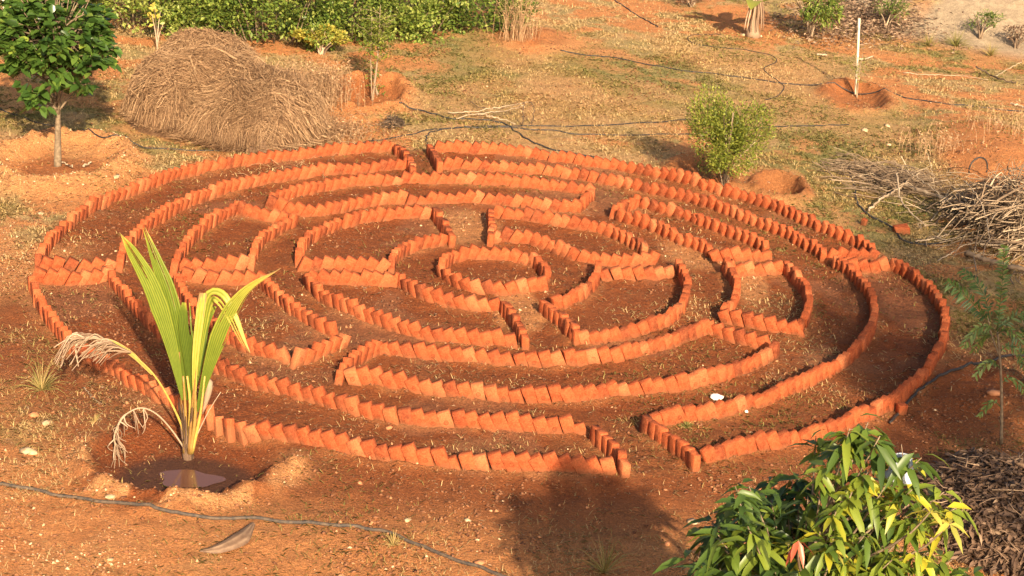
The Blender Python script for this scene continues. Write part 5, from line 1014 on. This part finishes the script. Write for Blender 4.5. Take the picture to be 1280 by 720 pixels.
for k_, (pp, L_, tn_) in enumerate([
    ([A_(1247, 415), A_(1250, 380), A_(1254, 340, -.05), A_(1255, 308, -.1)], .085, .55), ([A_(1235, 400), A_(1222, 385, -.1), A_(1202, 365, -.2), A_(1185, 352, -.3)], .085, .3),
    ([A_(1238, 402), A_(1232, 375, .1), A_(1220, 352, .2), A_(1204, 339, .3)], .08, .35), ([A_(1245, 412), A_(1262, 400), A_(1275, 392), A_(1292, 398)], .075, .5),
    ([A_(1243, 412), A_(1230, 408, -.1), A_(1216, 416, -.2), A_(1206, 432, -.25)], .06, .75), ([A_(1246, 418), A_(1258, 412, -.1), A_(1270, 420, -.2), A_(1280, 438, -.25)], .06, .7),
    ([A_(1243, 425), A_(1236, 418, .1), A_(1226, 424, .15), A_(1218, 438, .2)], .05, .85), ([A_(1249, 440), A_(1260, 432), A_(1272, 440), A_(1280, 458)], .05, .7),
    ([A_(1250, 460), A_(1240, 452, -.1), A_(1228, 458, -.15), A_(1220, 470, -.2)], .045, .8), ([A_(1251, 480), A_(1262, 472), A_(1274, 478), A_(1284, 492)], .045, .7), ([A_(1252, 510), A_(1243, 502), A_(1234, 507), A_(1226, 518)], .04, .8)]):
    frond(pp, L_, seed=k_ + 1, tint=tn_)
shrub(1288, 480, .9, .55, .5, 420, .06, 'dark', 'dark leafy shrub cut off by the right edge', 'shrub', 'dark_shrub', 81, 8, .5, .2, .5, .3)
# ---- dead leaf heap (bottom right)
q = on(1262, 655); rs = np.random.default_rng(33); mb = MB()
mb.blob((0, 0, -.05), (.72, 1.0, .42), 3, .2, .12, 3); n = 9000; d = rdir(n, .0, 1, rs); pts = d * np.array([.74, 1.02, .42]) * (rs.uniform(.93, 1.06, (n, 1)) + .16 * (vnoise(d[:, 0] * 4 + 9, d[:, 1] * 4 + 9, 3) - .5)[:, None]) + [0, 0, -.04]
tl = d * .3 + rdir(n, -.4, .5, rs); mb.leaves(pts, tl, rs.uniform(.04, .13, n), rs.uniform(.012, .042, n), .4, .3, np.clip(rs.normal(.30, .26, n), 0, 1), big=True)
for j in range(90):
    d1 = rdir(1, .2, 1, rs)[0] * np.array([.74, 1.02, .42]); a = rs.uniform(0, 6.28); l_ = rs.uniform(.1, .35); e1 = np.array([math.cos(a), math.sin(a), rs.normal(0, .25)]) * l_ / 2; d1[2] += .02
    mb.tube([d1 - e1, d1 + rs.normal(0, .01, 3), d1 + e1], [.006, .005, .002], 4, rs.uniform(.3, 1))
o = mb.build('dead_leaf_heap', MAT['dryleaf']); o.location = tuple(q); tag(o, 'heap of dead brown leaves in the bottom right corner', 'leaf heap')
# ---- trees outside the picture whose shade falls into it
def shade_tree(x, y, h, cz, cr3, nl_, seed, label, r0=.09):
    rs = np.random.default_rng(seed); b = np.array([x, y, H1(x, y)]); root = thing('shade_tree', b, label, 'tree', 'trees outside the picture beside the camera'); tr = MB(); tr.tube(spline([(0, 0, -.1), (.05, 0, h * .4), (0, .05, h * .85)], 12), np.linspace(r0, r0 * .4, 12), 9)
    pts, rel, k, _ = lumpy(nl_, (0, 0, cz), cr3, 16, seed, .40, .2)
    for j in range(14):
        e = pts[rs.integers(nl_)]; tr.tube(spline([(0, 0, cz - cr3[2] * .8), (e[0] * .5, e[1] * .5, (cz + e[2]) / 2 - .2), e], 6), np.linspace(r0 * .4, .01, 6), 5)
    tr.build('trunk', MAT['bark'], root, smooth=True); lf = MB(); lf.leaves(pts, rel + rdir(nl_, -.5, .6, rs), rs.uniform(.12, .22, nl_), .07, .4, .15, np.clip(rs.normal(.4, .2, nl_), 0, 1), big=False); lf.build('crown', MAT['jack'], root)
shade_tree(6.5, 7.1, 5.6, 4.3, (1.05, 1.3, 1.7), 2600, 91, 'dense tree outside the picture on the right whose shade reaches the ring')
shade_tree(-2.75, 6.1, 3.4, 2.9, (.42, .42, .6), 500, 92, 'slender tree outside the picture on the left')
shade_tree(8.2, 6.8, 7.6, 5.9, (1.35, 1.6, 1.7), 2300, 93, 'tall tree outside the picture on the right')
